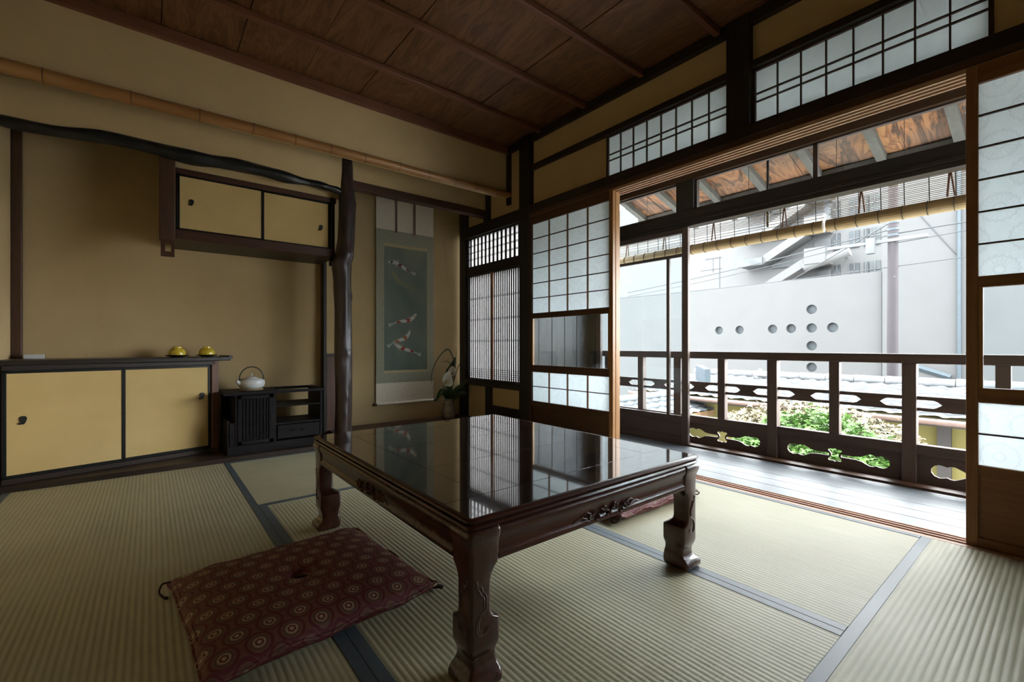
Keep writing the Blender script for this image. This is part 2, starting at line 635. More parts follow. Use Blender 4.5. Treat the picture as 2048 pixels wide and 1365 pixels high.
M['cushion'] = cushion_mat()
M['cord'] = plain('dark_cord', (0.035, 0.018, 0.018), 0.8)
M['scroll_cream'] = plain('scroll_cream_silk', (0.82, 0.74, 0.61), 0.85, var=0.08, scale=60)
M['scroll_green'] = plain('scroll_grey_green_brocade', (0.37, 0.37, 0.28), 0.85, var=0.22, scale=90)
M['scroll_gold'] = plain('scroll_gold_band', (0.52, 0.44, 0.25), 0.7, var=0.25, scale=120)
M['scroll_ribbon'] = plain('scroll_ribbon', (0.22, 0.135, 0.10), 0.8)
M['roller'] = plain('roller_lacquer', (0.05, 0.022, 0.016), 0.3)
M['kettle_white'] = plain('kettle_white_enamel', (0.62, 0.63, 0.63), 0.35, var=0.04)
M['iron'] = plain('black_iron', (0.012, 0.014, 0.014), 0.5)
M['trivet'] = plain('trivet_straw', (0.33, 0.23, 0.10), 0.8)
M['yellow'] = plain('yellow_glaze', (0.60, 0.44, 0.035), 0.2, var=0.15, scale=40)
M['saucer'] = plain('saucer_lacquer', (0.016, 0.012, 0.011), 0.2)
M['white_card'] = plain('white_card', (0.60, 0.60, 0.60), 0.6)
M['hikite'] = plain('handle_dark_metal', (0.016, 0.017, 0.016), 0.4, metal=0.3)
M['vase'] = plain('silver_grey_glaze', (0.30, 0.27, 0.23), 0.25, metal=0.35, var=0.3, scale=20)
M['lily'] = plain('lily_white', (0.70, 0.69, 0.60), 0.5, var=0.05)
M['leaf'] = plain('leaf_green', (0.030, 0.075, 0.022), 0.4, var=0.4, scale=25)
M['grass_blade'] = plain('blade_green', (0.055, 0.075, 0.030), 0.5)
M['spadix'] = plain('lily_spadix', (0.55, 0.38, 0.05), 0.6)

# ============================================================ THE ROOM SHELL
CZ = 2.44
NEAR = -1.3
struct('floor', box(-0.75, 2.335, NEAR, 3.90, -0.16, -0.056), M['dark_beam_x'])
XW = 2.42
# upper walls (earthen plaster)
struct('wall_alcove_upper', box(-0.62, XW, 3.067, 3.13, 2.02, CZ + 0.06), M['plaster'])
struct('wall_alcove_lower_left', box(-0.62, 1.13, 3.36, 3.42, 1.88, 2.20), M['plaster'])
struct('wall_alcove_lower_right', box(1.13, XW, 3.36, 3.41, 1.95, 2.20), M['plaster'])
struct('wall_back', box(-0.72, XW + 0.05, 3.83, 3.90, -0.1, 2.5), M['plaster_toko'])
struct('wall_left', box(-0.72, -0.62, NEAR, 3.90, -0.1, 2.5), M['plaster'])
struct('ceiling_soffit', box(-0.62, XW, 3.13, 3.36, 2.145, 2.18), M['dark_beam_x'])
struct('ceiling_recess', box(-0.62, 1.12, 3.42, 3.83, 2.035, 2.07), M['dark_beam_x'])
struct('ceiling_alcove', box(1.12, XW, 3.41, 3.83, 2.30, 2.34), M['dark_beam_x'])
# trim board under the small wall of the scroll alcove
struct('trim_alcove_lintel', box(1.15, XW, 3.345, 3.42, 1.905, 1.965, bev=0.004), M['brown_x'])
struct('trim_ceiling_back', box(-0.62, XW, 3.035, 3.067, 2.38, CZ, bev=0.003), M['batten'])

# right wall above the beam
struct('wall_right_upper', box(XW, XW + 0.05, NEAR, 3.83, 2.185, 2.5), M['plaster'])
struct('wall_right_middle', box(XW, XW + 0.05, 1.985, 3.83, 1.85, 2.185), M['plaster'])
struct('wall_right_near', box(XW, XW + 0.05, NEAR, 0.185, 1.85, 2.185), M['plaster'])
struct('wall_right_low', box(XW, XW + 0.05, 2.80, 3.83, -0.1, 0.37), M['plaster'])
struct('trim_ceiling_right', box(2.385, XW, NEAR, 3.035, 2.38, CZ, bev=0.003), M['dark_beam'])
struct('trim_transom_top', box(2.385, XW + 0.05, NEAR, 2.735, 2.150, 2.188, bev=0.003), M['dark_beam'])
struct('trim_main_beam', box(2.362, XW + 0.05, NEAR, 2.735, 1.797, 1.860, bev=0.004), M['dark_beam'])
# grooved head track of the sliding doors: three light ridges between grooves
struct('trim_head_track', box(2.368, 2.478, NEAR, 2.735, 1.770, 1.797), M['brown_y'])
gr = bmesh.new()
for x0, x1 in ((2.368, 2.380), (2.400, 2.412), (2.432, 2.444), (2.466, 2.478)):
    box(x0, x1, NEAR, 2.735, 1.752, 1.770, bev=0.001, bm=gr)
struct('trim_head_track_ridges', gr, M['groove'])
# sill track
struct('trim_floor_sill', box(2.337, 2.443, NEAR, 2.735, -0.12, -0.008), M['brown_y'])
gr = bmesh.new()
for x0, x1 in ((2.337, 2.362), (2.381, 2.392), (2.411, 2.422), (2.436, 2.443)):
    box(x0, x1, NEAR, 2.735, -0.008, 0.0, bev=0.001, bm=gr)
struct('trim_floor_sill_ridges', gr, M['groove'])
# posts of the right wall
struct('trim_post_corner', box(2.372, 2.475, 2.735, 2.865, -0.1, CZ, bev=0.004), M['dark_post'])
struct('trim_post_transom', box(2.378, 2.475, 1.035, 1.155, 1.860, 2.44, bev=0.004), M['dark_post'])
struct('trim_post_alcove_back', box(2.385, 2.475, 3.690, 3.80, -0.1, 2.30, bev=0.004), M['dark_post'])
struct('trim_post_alcove_stub', box(2.385, 2.47, 3.320, 3.395, 1.86, 2.16, bev=0.003), M['dark_post'])
struct('trim_post_alcove_low', box(2.392, 2.47, 3.295, 3.375, -0.1, 0.37, bev=0.003), M['dark_post'])
struct('trim_wall_end', box(2.395, XW, 3.02, 3.067, 1.945, 2.38, bev=0.002), M['dark_post'])
struct('trim_window_head', box(2.378, 2.47, 2.865, 3.69, 1.765, 1.865, bev=0.003), M['dark_beam'])
struct('trim_window_mid', box(2.392, 2.47, 2.865, 3.69, 1.405, 1.480, bev=0.003), M['dark_beam'])
struct('trim_window_sill', box(2.385, 2.47, 2.865, 3.69, 0.362, 0.418, bev=0.003), M['dark_beam'])
struct('baseboard_right', box(2.395, 2.42, 2.865, 3.30, 0.0, 0.20, bev=0.002), M['dark_beam'])
# outside skin beside the lattice window (keeps the wall closed above and below)
# ceiling: overlapping boards and battens
cb = bmesh.new()
xs = [-0.66, -0.30, 0.05, 0.40, 0.755, 1.105, 1.46, 1.82, 2.17, 2.45]
for i in range(len(xs) - 1):
    z = CZ + (0.0 if i % 2 else 0.004)
    box(xs[i], xs[i + 1] - 0.004, NEAR, 3.10, z, z + 0.03, bm=cb)
struct('ceiling', cb, M['ceiling'])
struct('ceiling_backing', box(-0.72, 2.5, NEAR - 0.05, 3.13, CZ + 0.036, CZ + 0.07), M['dark_beam_x'])
for i, y in enumerate((2.625, 2.155, 1.685, 1.205, 0.735, 0.26, -0.21, -0.68, -1.15)):
    struct('trim_ceiling_batten', box(-0.62, 2.385, y - 0.017, y + 0.017, 2.405, CZ, bev=0.006), M['batten'])
# near wall behind the camera: solid plaster, closed to cut the fill light
struct('wall_near', box(-0.72, 2.5, NEAR - 0.08, NEAR, -0.1, 2.5), M['plaster'])

# ============================================================ TATAMI MATS
def ridged(x0, x1, y0, y1, axis, ztop=0.0, thick=0.05, p=0.0156, amp=0.0009):
    """rush surface with real ridges along `axis`"""
    bm = bmesh.new()
    a0, a1 = (x0, x1) if axis == 'y' else (y0, y1)
    b0, b1 = (y0, y1) if axis == 'y' else (x0, x1)
    n = int(round((a1 - a0) / p)) * 8
    prev = None
    for i in range(n + 1):
        a = a0 + (a1 - a0) * i / n
        ph = abs(math.sin(PI * (a - a0) / p))
        z = ztop - amp + amp * (ph ** 0.75)
        vs = []
        for b in (b0, b1):
            co = (a, b, z) if axis == 'y' else (b, a, z)
            vs.append(bm.verts.new(co))
        if prev: bm.faces.new((prev[0], vs[0], vs[1], prev[1]))
        prev = vs
    box(x0, x1, y0, y1, ztop - thick, ztop - amp * 1.3, bm=bm)
    return bm


def mat_(label, x0, x1, y0, y1, axis, plainface=False):
    g = 0.0006
    x0 += g; x1 -= g; y0 += g; y1 -= g
    t = thing('tatami_mat', label, 'tatami mat', ((x0 + x1) / 2, (y0 + y1) / 2, -0.055), group='tatami mats covering the floor')
    o = obj('rush_cover', ridged(x0, x1, y0, y1, axis), M['tatami_' + axis], t)
    for p in o.data.polygons: p.use_smooth = abs(p.normal.z) > 0.3
    bw = 0.030
    e = 0.0012
    if axis == 'y':
        bs = [(x0, x0 + bw, y0, y1), (x1 - bw, x1, y0, y1)]
    else:
        bs = [(x0, x1, y0, y0 + bw), (x0, x1, y1 - bw, y1)]
    for b in bs:
        obj('border', box(b[0], b[1], b[2], b[3], -0.05, e, bev=0.001), M['border'], t, label='blue-grey patterned cloth border')
    return t


mat_('tatami mat along the left wall in front of the gold cupboard doors', -0.575, 0.392, 1.400, 3.340, 'y')
mat_('tatami mat lying crosswise in front of the alcove', 0.392, 2.335, 2.335, 3.340, 'x')
mat_('tatami mat under the lacquered table, in the middle of the room', 0.392, 1.400, 0.372, 2.335, 'y')
mat_('bright tatami mat beside the balcony sill, right of the table', 1.400, 2.335, 0.372, 2.335, 'y')
mat_('tatami mat in the bottom left corner, near the cushion tassel', -0.575, 0.392, -0.57, 1.400, 'y')
mat_('tatami mat at the right front, crosswise at the foot of the shoji door', 0.392, 2.335, -0.57, 0.372, 'x')
mat_('tatami mat behind the viewer along the near wall', -0.575, 2.335, NEAR, -0.57, 'x')

# alcove floor boards
struct('trim_floor_edge', box(2.3355, XW, 2.736, 3.345, -0.12, 0.0, bev=0.002), M['dark_beam'])
struct('trim_cupboard_floor_board', box(-0.62, 1.12, 3.345, 3.83, -0.05, 0.028, bev=0.003), M['dark_beam_x'])
struct('trim_alcove_floor_frame', box(1.12, 2.40, 3.345, 3.42, -0.05, 0.065, bev=0.004), M['black_lacquer'])
struct('floor_alcove', box(1.12, XW, 3.42, 3.83, -0.05, 0.055), M['brown_x'])
struct('trim_left_corner', box(-0.62, -0.575, 3.800, 3.83, 0.66, 2.035, bev=0.004), M['brown_z'])
# partition between cupboard recess and scroll alcove
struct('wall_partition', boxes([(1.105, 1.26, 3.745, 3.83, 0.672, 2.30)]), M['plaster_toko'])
struct('trim_partition_board', box(1.108, 1.178, 3.752, 3.80, 0.028, 0.650, bev=0.002), M['partition_wood'])
struct('trim_partition_rail', box(1.10, 1.26, 3.740, 3.83, 0.650, 0.672, bev=0.002), M['dark_beam'])
struct('trim_partition_corner', box(1.082, 1.106, 3.745, 3.83, 0.028, 2.035, bev=0.002), M['dark_post'])

# ============================================================ TRUNK POST, BRANCH BEAM, BAMBOO
def r_post(z):
    # centre x, radius measured along the trunk
    k = [(0.03, 1.118, 0.060), (0.35, 1.120, 0.059), (0.66, 1.118, 0.063), (0.95, 1.118, 0.060), (1.20, 1.112, 0.063), (1.35, 1.108, 0.070),
         (1.40, 1.128, 0.066), (1.55, 1.140, 0.060), (1.75, 1.145, 0.060), (1.90, 1.140, 0.056), (2.02, 1.140, 0.050), (2.145, 1.137, 0.047)]
    for a, b in zip(k, k[1:]):
        if a[0] <= z <= b[0]:
            t = (z - a[0]) / (b[0] - a[0]); t = t * t * (3 - 2 * t)
            return a[1] + (b[1] - a[1]) * t, a[2] + (b[2] - a[2]) * t
    return k[-1][1:]


def bumps(p, knots):
    s = 0
    for (kz, ka, amp, wz, wa) in knots:
        da = (p[1] - ka + PI) % (2 * PI) - PI
        s += amp * math.exp(-((p[0] - kz) / wz) ** 2 - (da / wa) ** 2)
    return s


knots = [(0.68, -1.2, 0.12, 0.03, 0.35), (0.60, -2.2, 0.10, 0.03, 0.3), (0.36, -1.3, 0.10, 0.03, 0.3), (1.36, -2.6, 0.14, 0.05, 0.6), (1.10, -0.6, 0.14, 0.03, 0.3),
         (1.42, -1.3, 0.08, 0.03, 0.6), (0.85, -1.6, 0.06, 0.04, 0.5), (0.48, -0.9, 0.10, 0.04, 0.25), (0.30, -1.0, 0.10, 0.03, 0.25), (0.22, -1.5, 0.09, 0.03, 0.3), (1.80, -0.2, 0.12, 0.04, 0.3)]
bm = bmesh.new()
NZ, NS = 150, 40
rings = []
for i in range(NZ + 1):
    z = 0.03 + (2.145 - 0.03) * i / NZ
    cx, r = r_post(z)
    ring = []
    for k in range(NS):
        a = 2 * PI * k / NS
        rr = r * (1 + bumps((z, a), knots) + 0.025 * math.sin(3 * a + z * 5) + 0.018 * math.sin(5 * a - z * 9) - 0.05 * math.exp(-(((a - 5.15 - 0.12 * math.sin(z * 6) + PI) % (2 * PI) - PI) / 0.12) ** 2) * (1 if z < 1.2 else 0.2))
        ring.append((cx + rr * math.cos(a), 3.39 + rr * math.sin(a), z))
    rings.append(ring)
loft(rings, bm)
tag(obj('alcove_post', bm, M['log'], smooth=True), 'dark polished natural tree trunk post between cupboard recess and scroll alcove', 'post')

pts = smooth_pts([(-0.62, 3.375, 1.872), (-0.40, 3.37, 1.872), (-0.17, 3.365, 1.893), (0.09, 3.365, 1.888), (0.29, 3.365, 1.888), (0.45, 3.365, 1.897), (0.63, 3.365, 1.893), (0.80, 3.365, 1.882), (0.95, 3.37, 1.884), (1.03, 3.37, 1.876), (1.12, 3.38, 1.868)], 8)
rad = []
for i, p in enumerate(pts):
    t = i / (len(pts) - 1)
    r = 0.024 + 0.016 * math.sin(PI * min(1, t * 1.25)) + 0.003 * math.sin(t * 41) + 0.002 * math.sin(t * 23)
    if t > 0.93: r -= 0.01 * (t - 0.93) / 0.07
    rad.append(r)
tag(obj('curved_branch_beam', tube(pts, rad, 20, shape=lambda i, a: 1 + 0.06 * math.sin(3 * a + i * 0.3) + 0.04 * math.sin(5 * a - i * 0.5)), M['log_beam'], smooth=True),
    'black wavy natural branch beam over the cupboard recess', 'beam')

t = thing('bamboo_pole', 'long golden bamboo pole fixed along the foot of the upper wall', 'bamboo pole', (0.9, 3.04, 1.98))
nodes = [-0.62, -0.39, -0.075, 0.215, 0.475, 0.705, 0.92, 1.145, 1.395, 1.63, 1.86, 2.06, 2.26, 2.42]
bm = bmesh.new()
P, R = [], []
for a, b in zip(nodes, nodes[1:]):
    for k in range(9):
        u = k / 9
        x = a + (b - a) * u
        tt = (x + 0.62) / 3.04
        r = 0.0335 - 0.008 * tt
        P.append((x, 3.037, 2.010 + 0.018 * tt + 0.003 * math.sin(x * 2.5)))
        e = min(u, 1 - u)
        R.append(r * (1.0 + 0.05 * math.exp(-(e / 0.03) ** 2)))
P.append((2.42, 3.037, 2.030)); R.append(0.026)
obj('culm', tube(P, R, 24, bm), M['bamboo'], t, smooth=True)
for x in nodes[1:-1]:
    tt = (x + 0.62) / 3.04
    r = (0.0335 - 0.008 * tt) * 1.06
    z = 2.010 + 0.018 * tt + 0.003 * math.sin(x * 2.5)
    obj('node_ring', tube([(x - 0.003, 3.037, z), (x, 3.037, z), (x + 0.003, 3.037, z)], [r * .97, r * 1.03, r * .97], 24), M['bamboo_node'], t, smooth=True)

# ============================================================ HANGING CUPBOARD
def handle_mesh(x, y, z, s=0.017):
    """leaf-shaped recessed pull"""
    pts = []
    for k in range(20):
        a = 2 * PI * k / 20
        r = s * (1 + 0.12 * math.sin(3 * a))
        pts.append((x + 0.72 * r * math.cos(a), z + 1.15 * r * math.sin(a)))
    me = plate(pts, [], 0.006, MXZ(y))
    bm = mesh2bm(me)
    box(x - s * .95, x - s * .2, y - 0.004, y + 0.002, z - s * 1.25, z - s * .7, bm=bm)
    return bm


Yc = 3.45
hc = thing('hanging_cupboard', 'small hanging cupboard with two gold paper doors under the branch beam', 'cupboard', (0.6, Yc, 1.39))
obj('body', boxes([(0.125, 1.085, Yc + 0.03, 3.83, 1.395, 1.41), (0.125, 1.085, Yc + 0.03, 3.83, 1.81, 1.825), (0.125, 0.14, Yc + 0.03, 3.83, 1.41, 1.81), (1.07, 1.085, Yc + 0.03, 3.83, 1.41, 1.81)]), M['dark_beam_x'], hc)
obj('top_rail', box(0.123, 1.085, Yc - 0.005, Yc + 0.04, 1.797, 1.832, bev=0.002), M['brown_x'], hc)
obj('bottom_rail', box(0.123, 1.06, Yc - 0.02, Yc + 0.04, 1.392, 1.450, bev=0.003), M['brown_x'], hc)
obj('side_frame', box(1.042, 1.072, Yc - 0.012, Yc + 0.03, 1.33, 1.832, bev=0.002), M['black_lacquer'], hc)
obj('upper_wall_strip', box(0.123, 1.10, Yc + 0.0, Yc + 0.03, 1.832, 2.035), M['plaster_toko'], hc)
for x0, x1, yo, hx in ((0.125, 0.603, 0.0, 0.204), (0.597, 1.044, 0.010, 0.981)):
    d = obj('door', boxes([(x0, x0 + 0.020 if x0 < .3 else x0 + .013, Yc + yo, Yc + yo + 0.012, 1.450, 1.797), (x1 - 0.013, x1, Yc + yo, Yc + yo + 0.012, 1.450, 1.797),
                           (x0, x1, Yc + yo, Yc + yo + 0.012, 1.450, 1.464), (x0, x1, Yc + yo, Yc + yo + 0.012, 1.785, 1.797)], bev=0.0015), M['black_lacquer'], hc)
    obj('door_panel', box(x0 + 0.010, x1 - 0.010, Yc + yo + 0.003, Yc + yo + 0.010, 1.460, 1.790), M['fusuma'], d, label='gold paper panel')
    obj('door_handle', handle_mesh(hx, Yc + yo + 0.0015, 1.633 if hx < .5 else 1.605), M['hikite'], d)
obj('hanging_post', box(0.045, 0.122, 3.405, 3.475, 1.372, 2.035, bev=0.004), M['brown_z'], hc)
me = plate([(0.052, 1.280), (0.118, 1.280), (0.118, 1.372), (0.052, 1.372)], [[(0.072, 1.306), (0.072, 1.356), (0.102, 1.356), (0.102, 1.306)]], 0.045, MXZ(3.44))
obj('post_bracket', mesh2bm(me), M['brown_x'], hc)

# ============================================================ FLOOR CABINET (front stands at an angle)
A = Vector((-0.585, 3.395, 0)); B = Vector((0.345, 3.607, 0))
ang = math.atan2(B.y - A.y, B.x - A.x)
L_ = (B - A).length
fc = thing('floor_cabinet', 'low cabinet with two gold sliding doors standing left under the recess', 'cabinet', (A.x, A.y, 0.028), ang)


def fbx(name, b, m, parent=fc, bev=0.002, label=None):
    bm = boxes([b] if not isinstance(b, list) else b, bev=bev)
    return obj(name, bm, m, parent, local=True, label=label)


ORG[fc.name] = Vector((0, 0, 0))
fbx('bottom_rail', (0, L_, -0.004, 0.04, 0.0, 0.027), M['dark_beam_x'])
fbx('top_rail', (0, L_, -0.004, 0.04, 0.582, 0.607), M['dark_beam_x'])
fbx('side_post', (L_ - 0.022, L_ + 0.018, -0.004, 0.03, 0.0, 0.607), M['partition_wood'])
for x0, x1, yo, hx, hz, left in ((0.0, 0.487, -0.002, 0.075, 0.325, 1), (0.470, L_ - 0.022, 0.010, L_ - 0.075, 0.38, 0)):
    sw = 0.018
    d = fbx('door', [(x0, x0 + sw, yo, yo + .014, .027, .582), (x1 - sw, x1, yo, yo + .014, .027, .582), (x0, x1, yo, yo + .014, .027, .045), (x0, x1, yo, yo + .014, .566, .582)], M['black_lacquer'])
    obj('door_panel', box(x0 + .01, x1 - .01, yo + .004, yo + .012, .035, .575), M['fusuma'], d, local=True, label='gold paper panel')
    obj('door_handle', handle_mesh(hx, yo + .002, hz, 0.019), M['hikite'], d, local=True)
# inner carcass follows the walls; slab top is a wedge reaching the back wall
R_ = Matrix.Rotation(-ang, 4, 'Z') @ Matrix.Translation(-A - Vector((0, 0, 0.028)))
Mw = Matrix.Identity(4)


def wedge(poly, z0, z1):
    bm = bmesh.new()
    loft([[Vector((x, y, z0)) for x, y in poly], [Vector((x, y, z1)) for x, y in poly]], bm)
    bm.transform(R_)
    return bm


ux, uy = math.cos(ang), math.sin(ang)
fr = lambda s, off=0.0: (A.x + ux * s + uy * off, A.y + uy * s - ux * off)
o = obj('top_board', wedge([(-0.62, fr(-0.02, .02)[1]), fr(0, .02), fr(L_ + .085, .02), fr(L_ + .085, -.16), (0.43, 3.825), (-0.62, 3.825)], 0.636, 0.662), M['shelf_wood'], fc, local=True)
mdf = o.modifiers.new('bev', 'BEVEL'); mdf.width = 0.004; mdf.segments = 2
e0 = R_ @ Vector((*fr(L_ + .085, .022), 0.658)); e1 = R_ @ Vector((*fr(L_ + .085, -.16), 0.658))
obj('scrolled_end', tube([e0, e1], 0.013, 14), M['shelf_wood'], fc, smooth=True, local=True)
obj('carcass', wedge([fr(0.01, -.04), fr(L_ + .01, -.04), (0.36, 3.825), (-0.61, 3.825)], 0.034, 0.634), M['dark_beam_x'], fc, local=True)

# ============================================================ DARK TEA CHEST
ch = thing('tea_chest', 'small black wooden chest with lattice door and open shelves right of the gold cabinet', 'chest', (0.68, 3.55, 0.028))
x0, x1, y0, y1 = 0.388, 0.972, 3.40, 3.72
z0, zt = 0.028, 0.432
obj('base', box(x0, x1, y0, y1, z0, 0.085, bev=0.003), M['chest_wood'], ch)
# top: board over the left part, open frame over the right part
obj('top_board', boxes([(x0 - .018, 0.70, y0 - .012, y1, zt - .018, zt), (0.70, x1 + .018, y0 - .012, y0 + .025, zt - .018, zt), (0.70, x1 + .018, y1 - .03, y1, zt - .018, zt), (x1 - .025, x1 + .018, y0 + .025, y1 - .03, zt - .018, zt)], bev=0.002), M['chest_wood'], ch)
obj('side_panel', box(x0, x0 + .014, y0 + .01, y1, .085, .25, bev=.001), M['chest_wood'], ch)
obj('side_panel', box(x1 - .014, x1, y0, y1, .085, zt - .018, bev=.001), M['chest_wood'], ch)
obj('step_box', box(x0 + .014, 0.435, y0 + .004, y1 - .05, .085, .235, bev=.002), M['chest_wood'], ch)
obj('divider', box(0.655, 0.672, y0, y1, .085, zt - .018), M['chest_wood'], ch)
obj('divider', box(0.433, 0.447, y0, y1, .085, zt - .018), M['chest_wood'], ch)
obj('back_panel', box(x0, 0.672, y1 - .012, y1, .085, zt - .018), M['chest_wood'], ch)
d = obj('door', boxes([(0.447, 0.468, y0 - .006, y0 + .008, .09, .41), (0.628, 0.655, y0 - .006, y0 + .008, .09, .41), (0.447, 0.655, y0 - .006, y0 + .008, .09, .112), (0.447, 0.655, y0 - .006, y0 + .008, .388, .41), (0.46, 0.64, y0 + .004, y0 + .008, .1, .4)], bev=.001), M['chest_wood'], ch)
lb = bmesh.new()
for k in range(8): box(0.476 + k * .02, 0.482 + k * .02, y0 - .003, y0 + .004, .112, .388, bm=lb)
for k in range(12): box(0.468, 0.628, y0 - .001, y0 + .003, .128 + k * .022, .132 + k * .022, bm=lb)
obj('lattice', lb, M['chest_wood'], d)
obj('door_handle', box(.638, .646, y0 - .010, y0 - .006, .24, .28, bev=.002), M['hikite'], d)
obj('shelf', box(.672, x1 - .014, y0, y1 - .02, .318, .328, bev=.001), M['chest_wood'], ch)
obj('shelf', box(.672, x1 - .014, y0, y1 - .02, .196, .208, bev=.001), M['chest_wood'], ch)
d = obj('drawer', boxes([(.678, x1 - .02, y0 - .008, y0 + .01, .100, .192), (.69, x1 - .03, y0 + .01, y1 - .05, .105, .180)], bev=.004), M['chest_wood'], ch)
for hx in (.775, .845):
    obj('knob', tube(smooth_pts([(hx - .014, y0 - .010, .158), (hx - .008, y0 - .018, .150), (hx + .008, y0 - .018, .150), (hx + .014, y0 - .010, .158)], 4), .0022, 8), M['hikite'], d, smooth=True)

# ============================================================ KETTLE, TRIVET, BOWLS, CARD
kx, ky, kz = 0.552, 3.575, 0.432
tag(obj('trivet', lathe([(0, 0), (.070, 0), (.073, .003), (.072, .006), (0, .006)], (kx, ky, kz), 32), M['trivet'], smooth=True), 'round straw-coloured trivet under the white kettle', 'trivet')
k = thing('kettle', 'white enamel kettle with arched black handle on the dark chest', 'kettle', (kx, ky, kz + .0065))
kb = kz + .0065
obj('body', lathe([(0, 0), (.050, 0), (.064, .005), (.077, .020), (.082, .038), (.079, .055), (.066, .067), (.046, .072), (.036, .074), (0, .074)], (kx, ky, kb), 40), M['kettle_white'], k, smooth=True)
ld = obj('lid', lathe([(.036, .072), (.035, .078), (.022, .083), (.006, .085), (0, .085)], (kx, ky, kb), 32), M['kettle_white'], k, smooth=True)
obj('lid_knob', lathe([(.003, .084), (.003, .092), (.006, .097), (.005, .104), (0, .107)], (kx, ky, kb), 16), M['kettle_white'], ld, smooth=True)
obj('spout', tube(smooth_pts([(kx - .062, ky - .02, kb + .036), (kx - .082, ky - .026, kb + .046), (kx - .092, ky - .03, kb + .062)], 4), [.017, .016, .015, .014, .013, .012, .011, .010, .009], 14), M['kettle_white'], k, smooth=True)
hp = [(kx + .074 * math.cos(a), ky, kb + .066 + .086 * math.sin(a) * (1 if math.sin(a) > 0 else 1)) for a in [math.radians(q) for q in range(-6, 187, 8)]]
obj('handle', tube(hp, .0038, 10), M['iron'], k, smooth=True)
for s in (-1, 1):
    obj('handle_lug', box(kx + s * .062 - .006, kx + s * .062 + .006, ky - .004, ky + .004, kb + .056, kb + .072, bev=.001), M['iron'], k)

def bowl(x, y, z, lab1, lab2):
    s = obj('saucer', lathe([(0, 0), (.030, 0), (.034, .004), (.060, .010), (.064, .014), (.058, .013), (.030, .009), (0, .009)], (x, y, z), 36), M['saucer'], smooth=True)
    tag(s, lab2, 'saucer', 'dark saucers on the cabinet top')
    c = thing('tea_bowl', lab1, 'tea bowl', (x, y, z + .0135), group='yellow tea bowls upside down on saucers')
    obj('bowl_body', lathe([(.044, 0), (.047, .003), (.0475, .012), (.045, .026), (.038, .038), (.027, .044), (.0, .045)], (x, y, z + .0135), 36), M['yellow'], c, smooth=True)
    obj('foot_ring', lathe([(.024, .040), (.024, .055), (.020, .056), (.018, .045)], (x, y, z + .0135), 28), M['yellow'], c, smooth=True)


bowl(0.140, 3.655, 0.662, 'yellow tea bowl upside down on a saucer, farther from the kettle', 'dark saucer under the left yellow tea bowl')
bowl(0.302, 3.675, 0.662, 'yellow tea bowl upside down on a saucer, nearer the kettle', 'dark saucer under the right yellow tea bowl')
tag(obj('white_box', box(-0.555, -0.475, 3.705, 3.745, 0.6625, 0.688, bev=.002), M['white_card']), 'small flat white box at the back left end of the cabinet top', 'box')

# ============================================================ HANGING SCROLL
ys = 3.812
sc = thing('hanging_scroll', 'hanging scroll painting of koi carp on the alcove wall', 'scroll', (1.825, ys, 0.21))
SX0, SX1 = 1.540, 2.103
obj('mounting_top', box(SX0, SX1, ys, ys + .004, 1.765, 2.12), M['scroll_cream'], sc, label='cream silk top of the mounting')
obj('mounting_surround', box(SX0, SX1, ys - .0005, ys + .004, 0.405, 1.765), M['scroll_green'], sc, label='grey-green brocade surround')
obj('mounting_foot', box(SX0, SX1, ys, ys + .004, 0.225, 0.405), M['scroll_cream'], sc, label='cream silk foot of the mounting')
for x in (1.725, 1.905):
    obj('ribbon', box(x - .010, x + .010, ys - .006, ys - .003, 1.752, 2.12), M['scroll_ribbon'], sc)
PX0, PX1, PZ0, PZ1 = 1.612, 2.035, 0.515, 1.618
obj('gold_band', boxes([(PX0 - .004, PX1 + .004, ys - .002, ys, PZ0 - .022, PZ0), (PX0 - .004, PX1 + .004, ys - .002, ys, PZ1, PZ1 + .028), (PX0 - .006, PX0, ys - .002, ys, PZ0, PZ1), (PX1, PX1 + .006, ys - .002, ys, PZ0, PZ1)]), M['scroll_gold'], sc)
ro = obj('roller', tube([(SX0 + .003, ys - .004, .222), (SX1 - .003, ys - .004, .222)], .012, 14), M['scroll_cream'], sc, smooth=True)
for s, x in ((-1, SX0), (1, SX1)):
    obj('roller_knob', lathe([(0, 0), (.010, 0), (.013, .006), (.013, .022), (.009, .028), (0, .028)], (0, 0, 0), 16), M['roller'], ro, smooth=True, local=True)
    q = [c for c in ro.children if c.name.startswith('roller_knob')][-1]
    q.data.transform(Matrix.Translation(Vector((x, ys - .004, .222)) - ORG[sc.name]) @ Matrix.Rotation(s * PI / 2, 4, 'Y'))
obj('hanging_cord', tube([(1.62, ys, 2.12), (1.82, ys + .004, 2.26), (2.02, ys, 2.12)], .002, 6), M['cord'], sc)

# painting: colours per vertex on a dense grid
NXp, NZp = 130, 330
rnd = random.Random(3)


def vnoise(x, y, s):
    return math.sin(x * s * 1.3 + 2.1 * math.sin(y * s * .7 + 1.0)) * math.cos(y * s * 1.1 + 1.7 * math.sin(x * s * .9 + 2.0))


def mixc(a, b, t):
    t = max(0, min(1, t)); return tuple(a[i] * (1 - t) + b[i] * t for i in range(3))


FW_ = .82
FISH = [  # head x,z  tail x,z  curve, width, kind
    ((1.650, 1.480), (1.880, 1.405), 0.018, 0.030, 'black'),
    ((1.690, 1.395), (1.930, 1.225), -0.020, 0.030, 'gold'),
    ((1.925, 1.030), (1.690, 0.930), 0.020, 0.027, 'red'),
    ((1.862, 0.872), (1.672, 0.745), 0.022, 0.028, 'orange'),
    ((1.705, 0.760), (1.935, 0.662), -0.010, 0.027, 'red'),
]


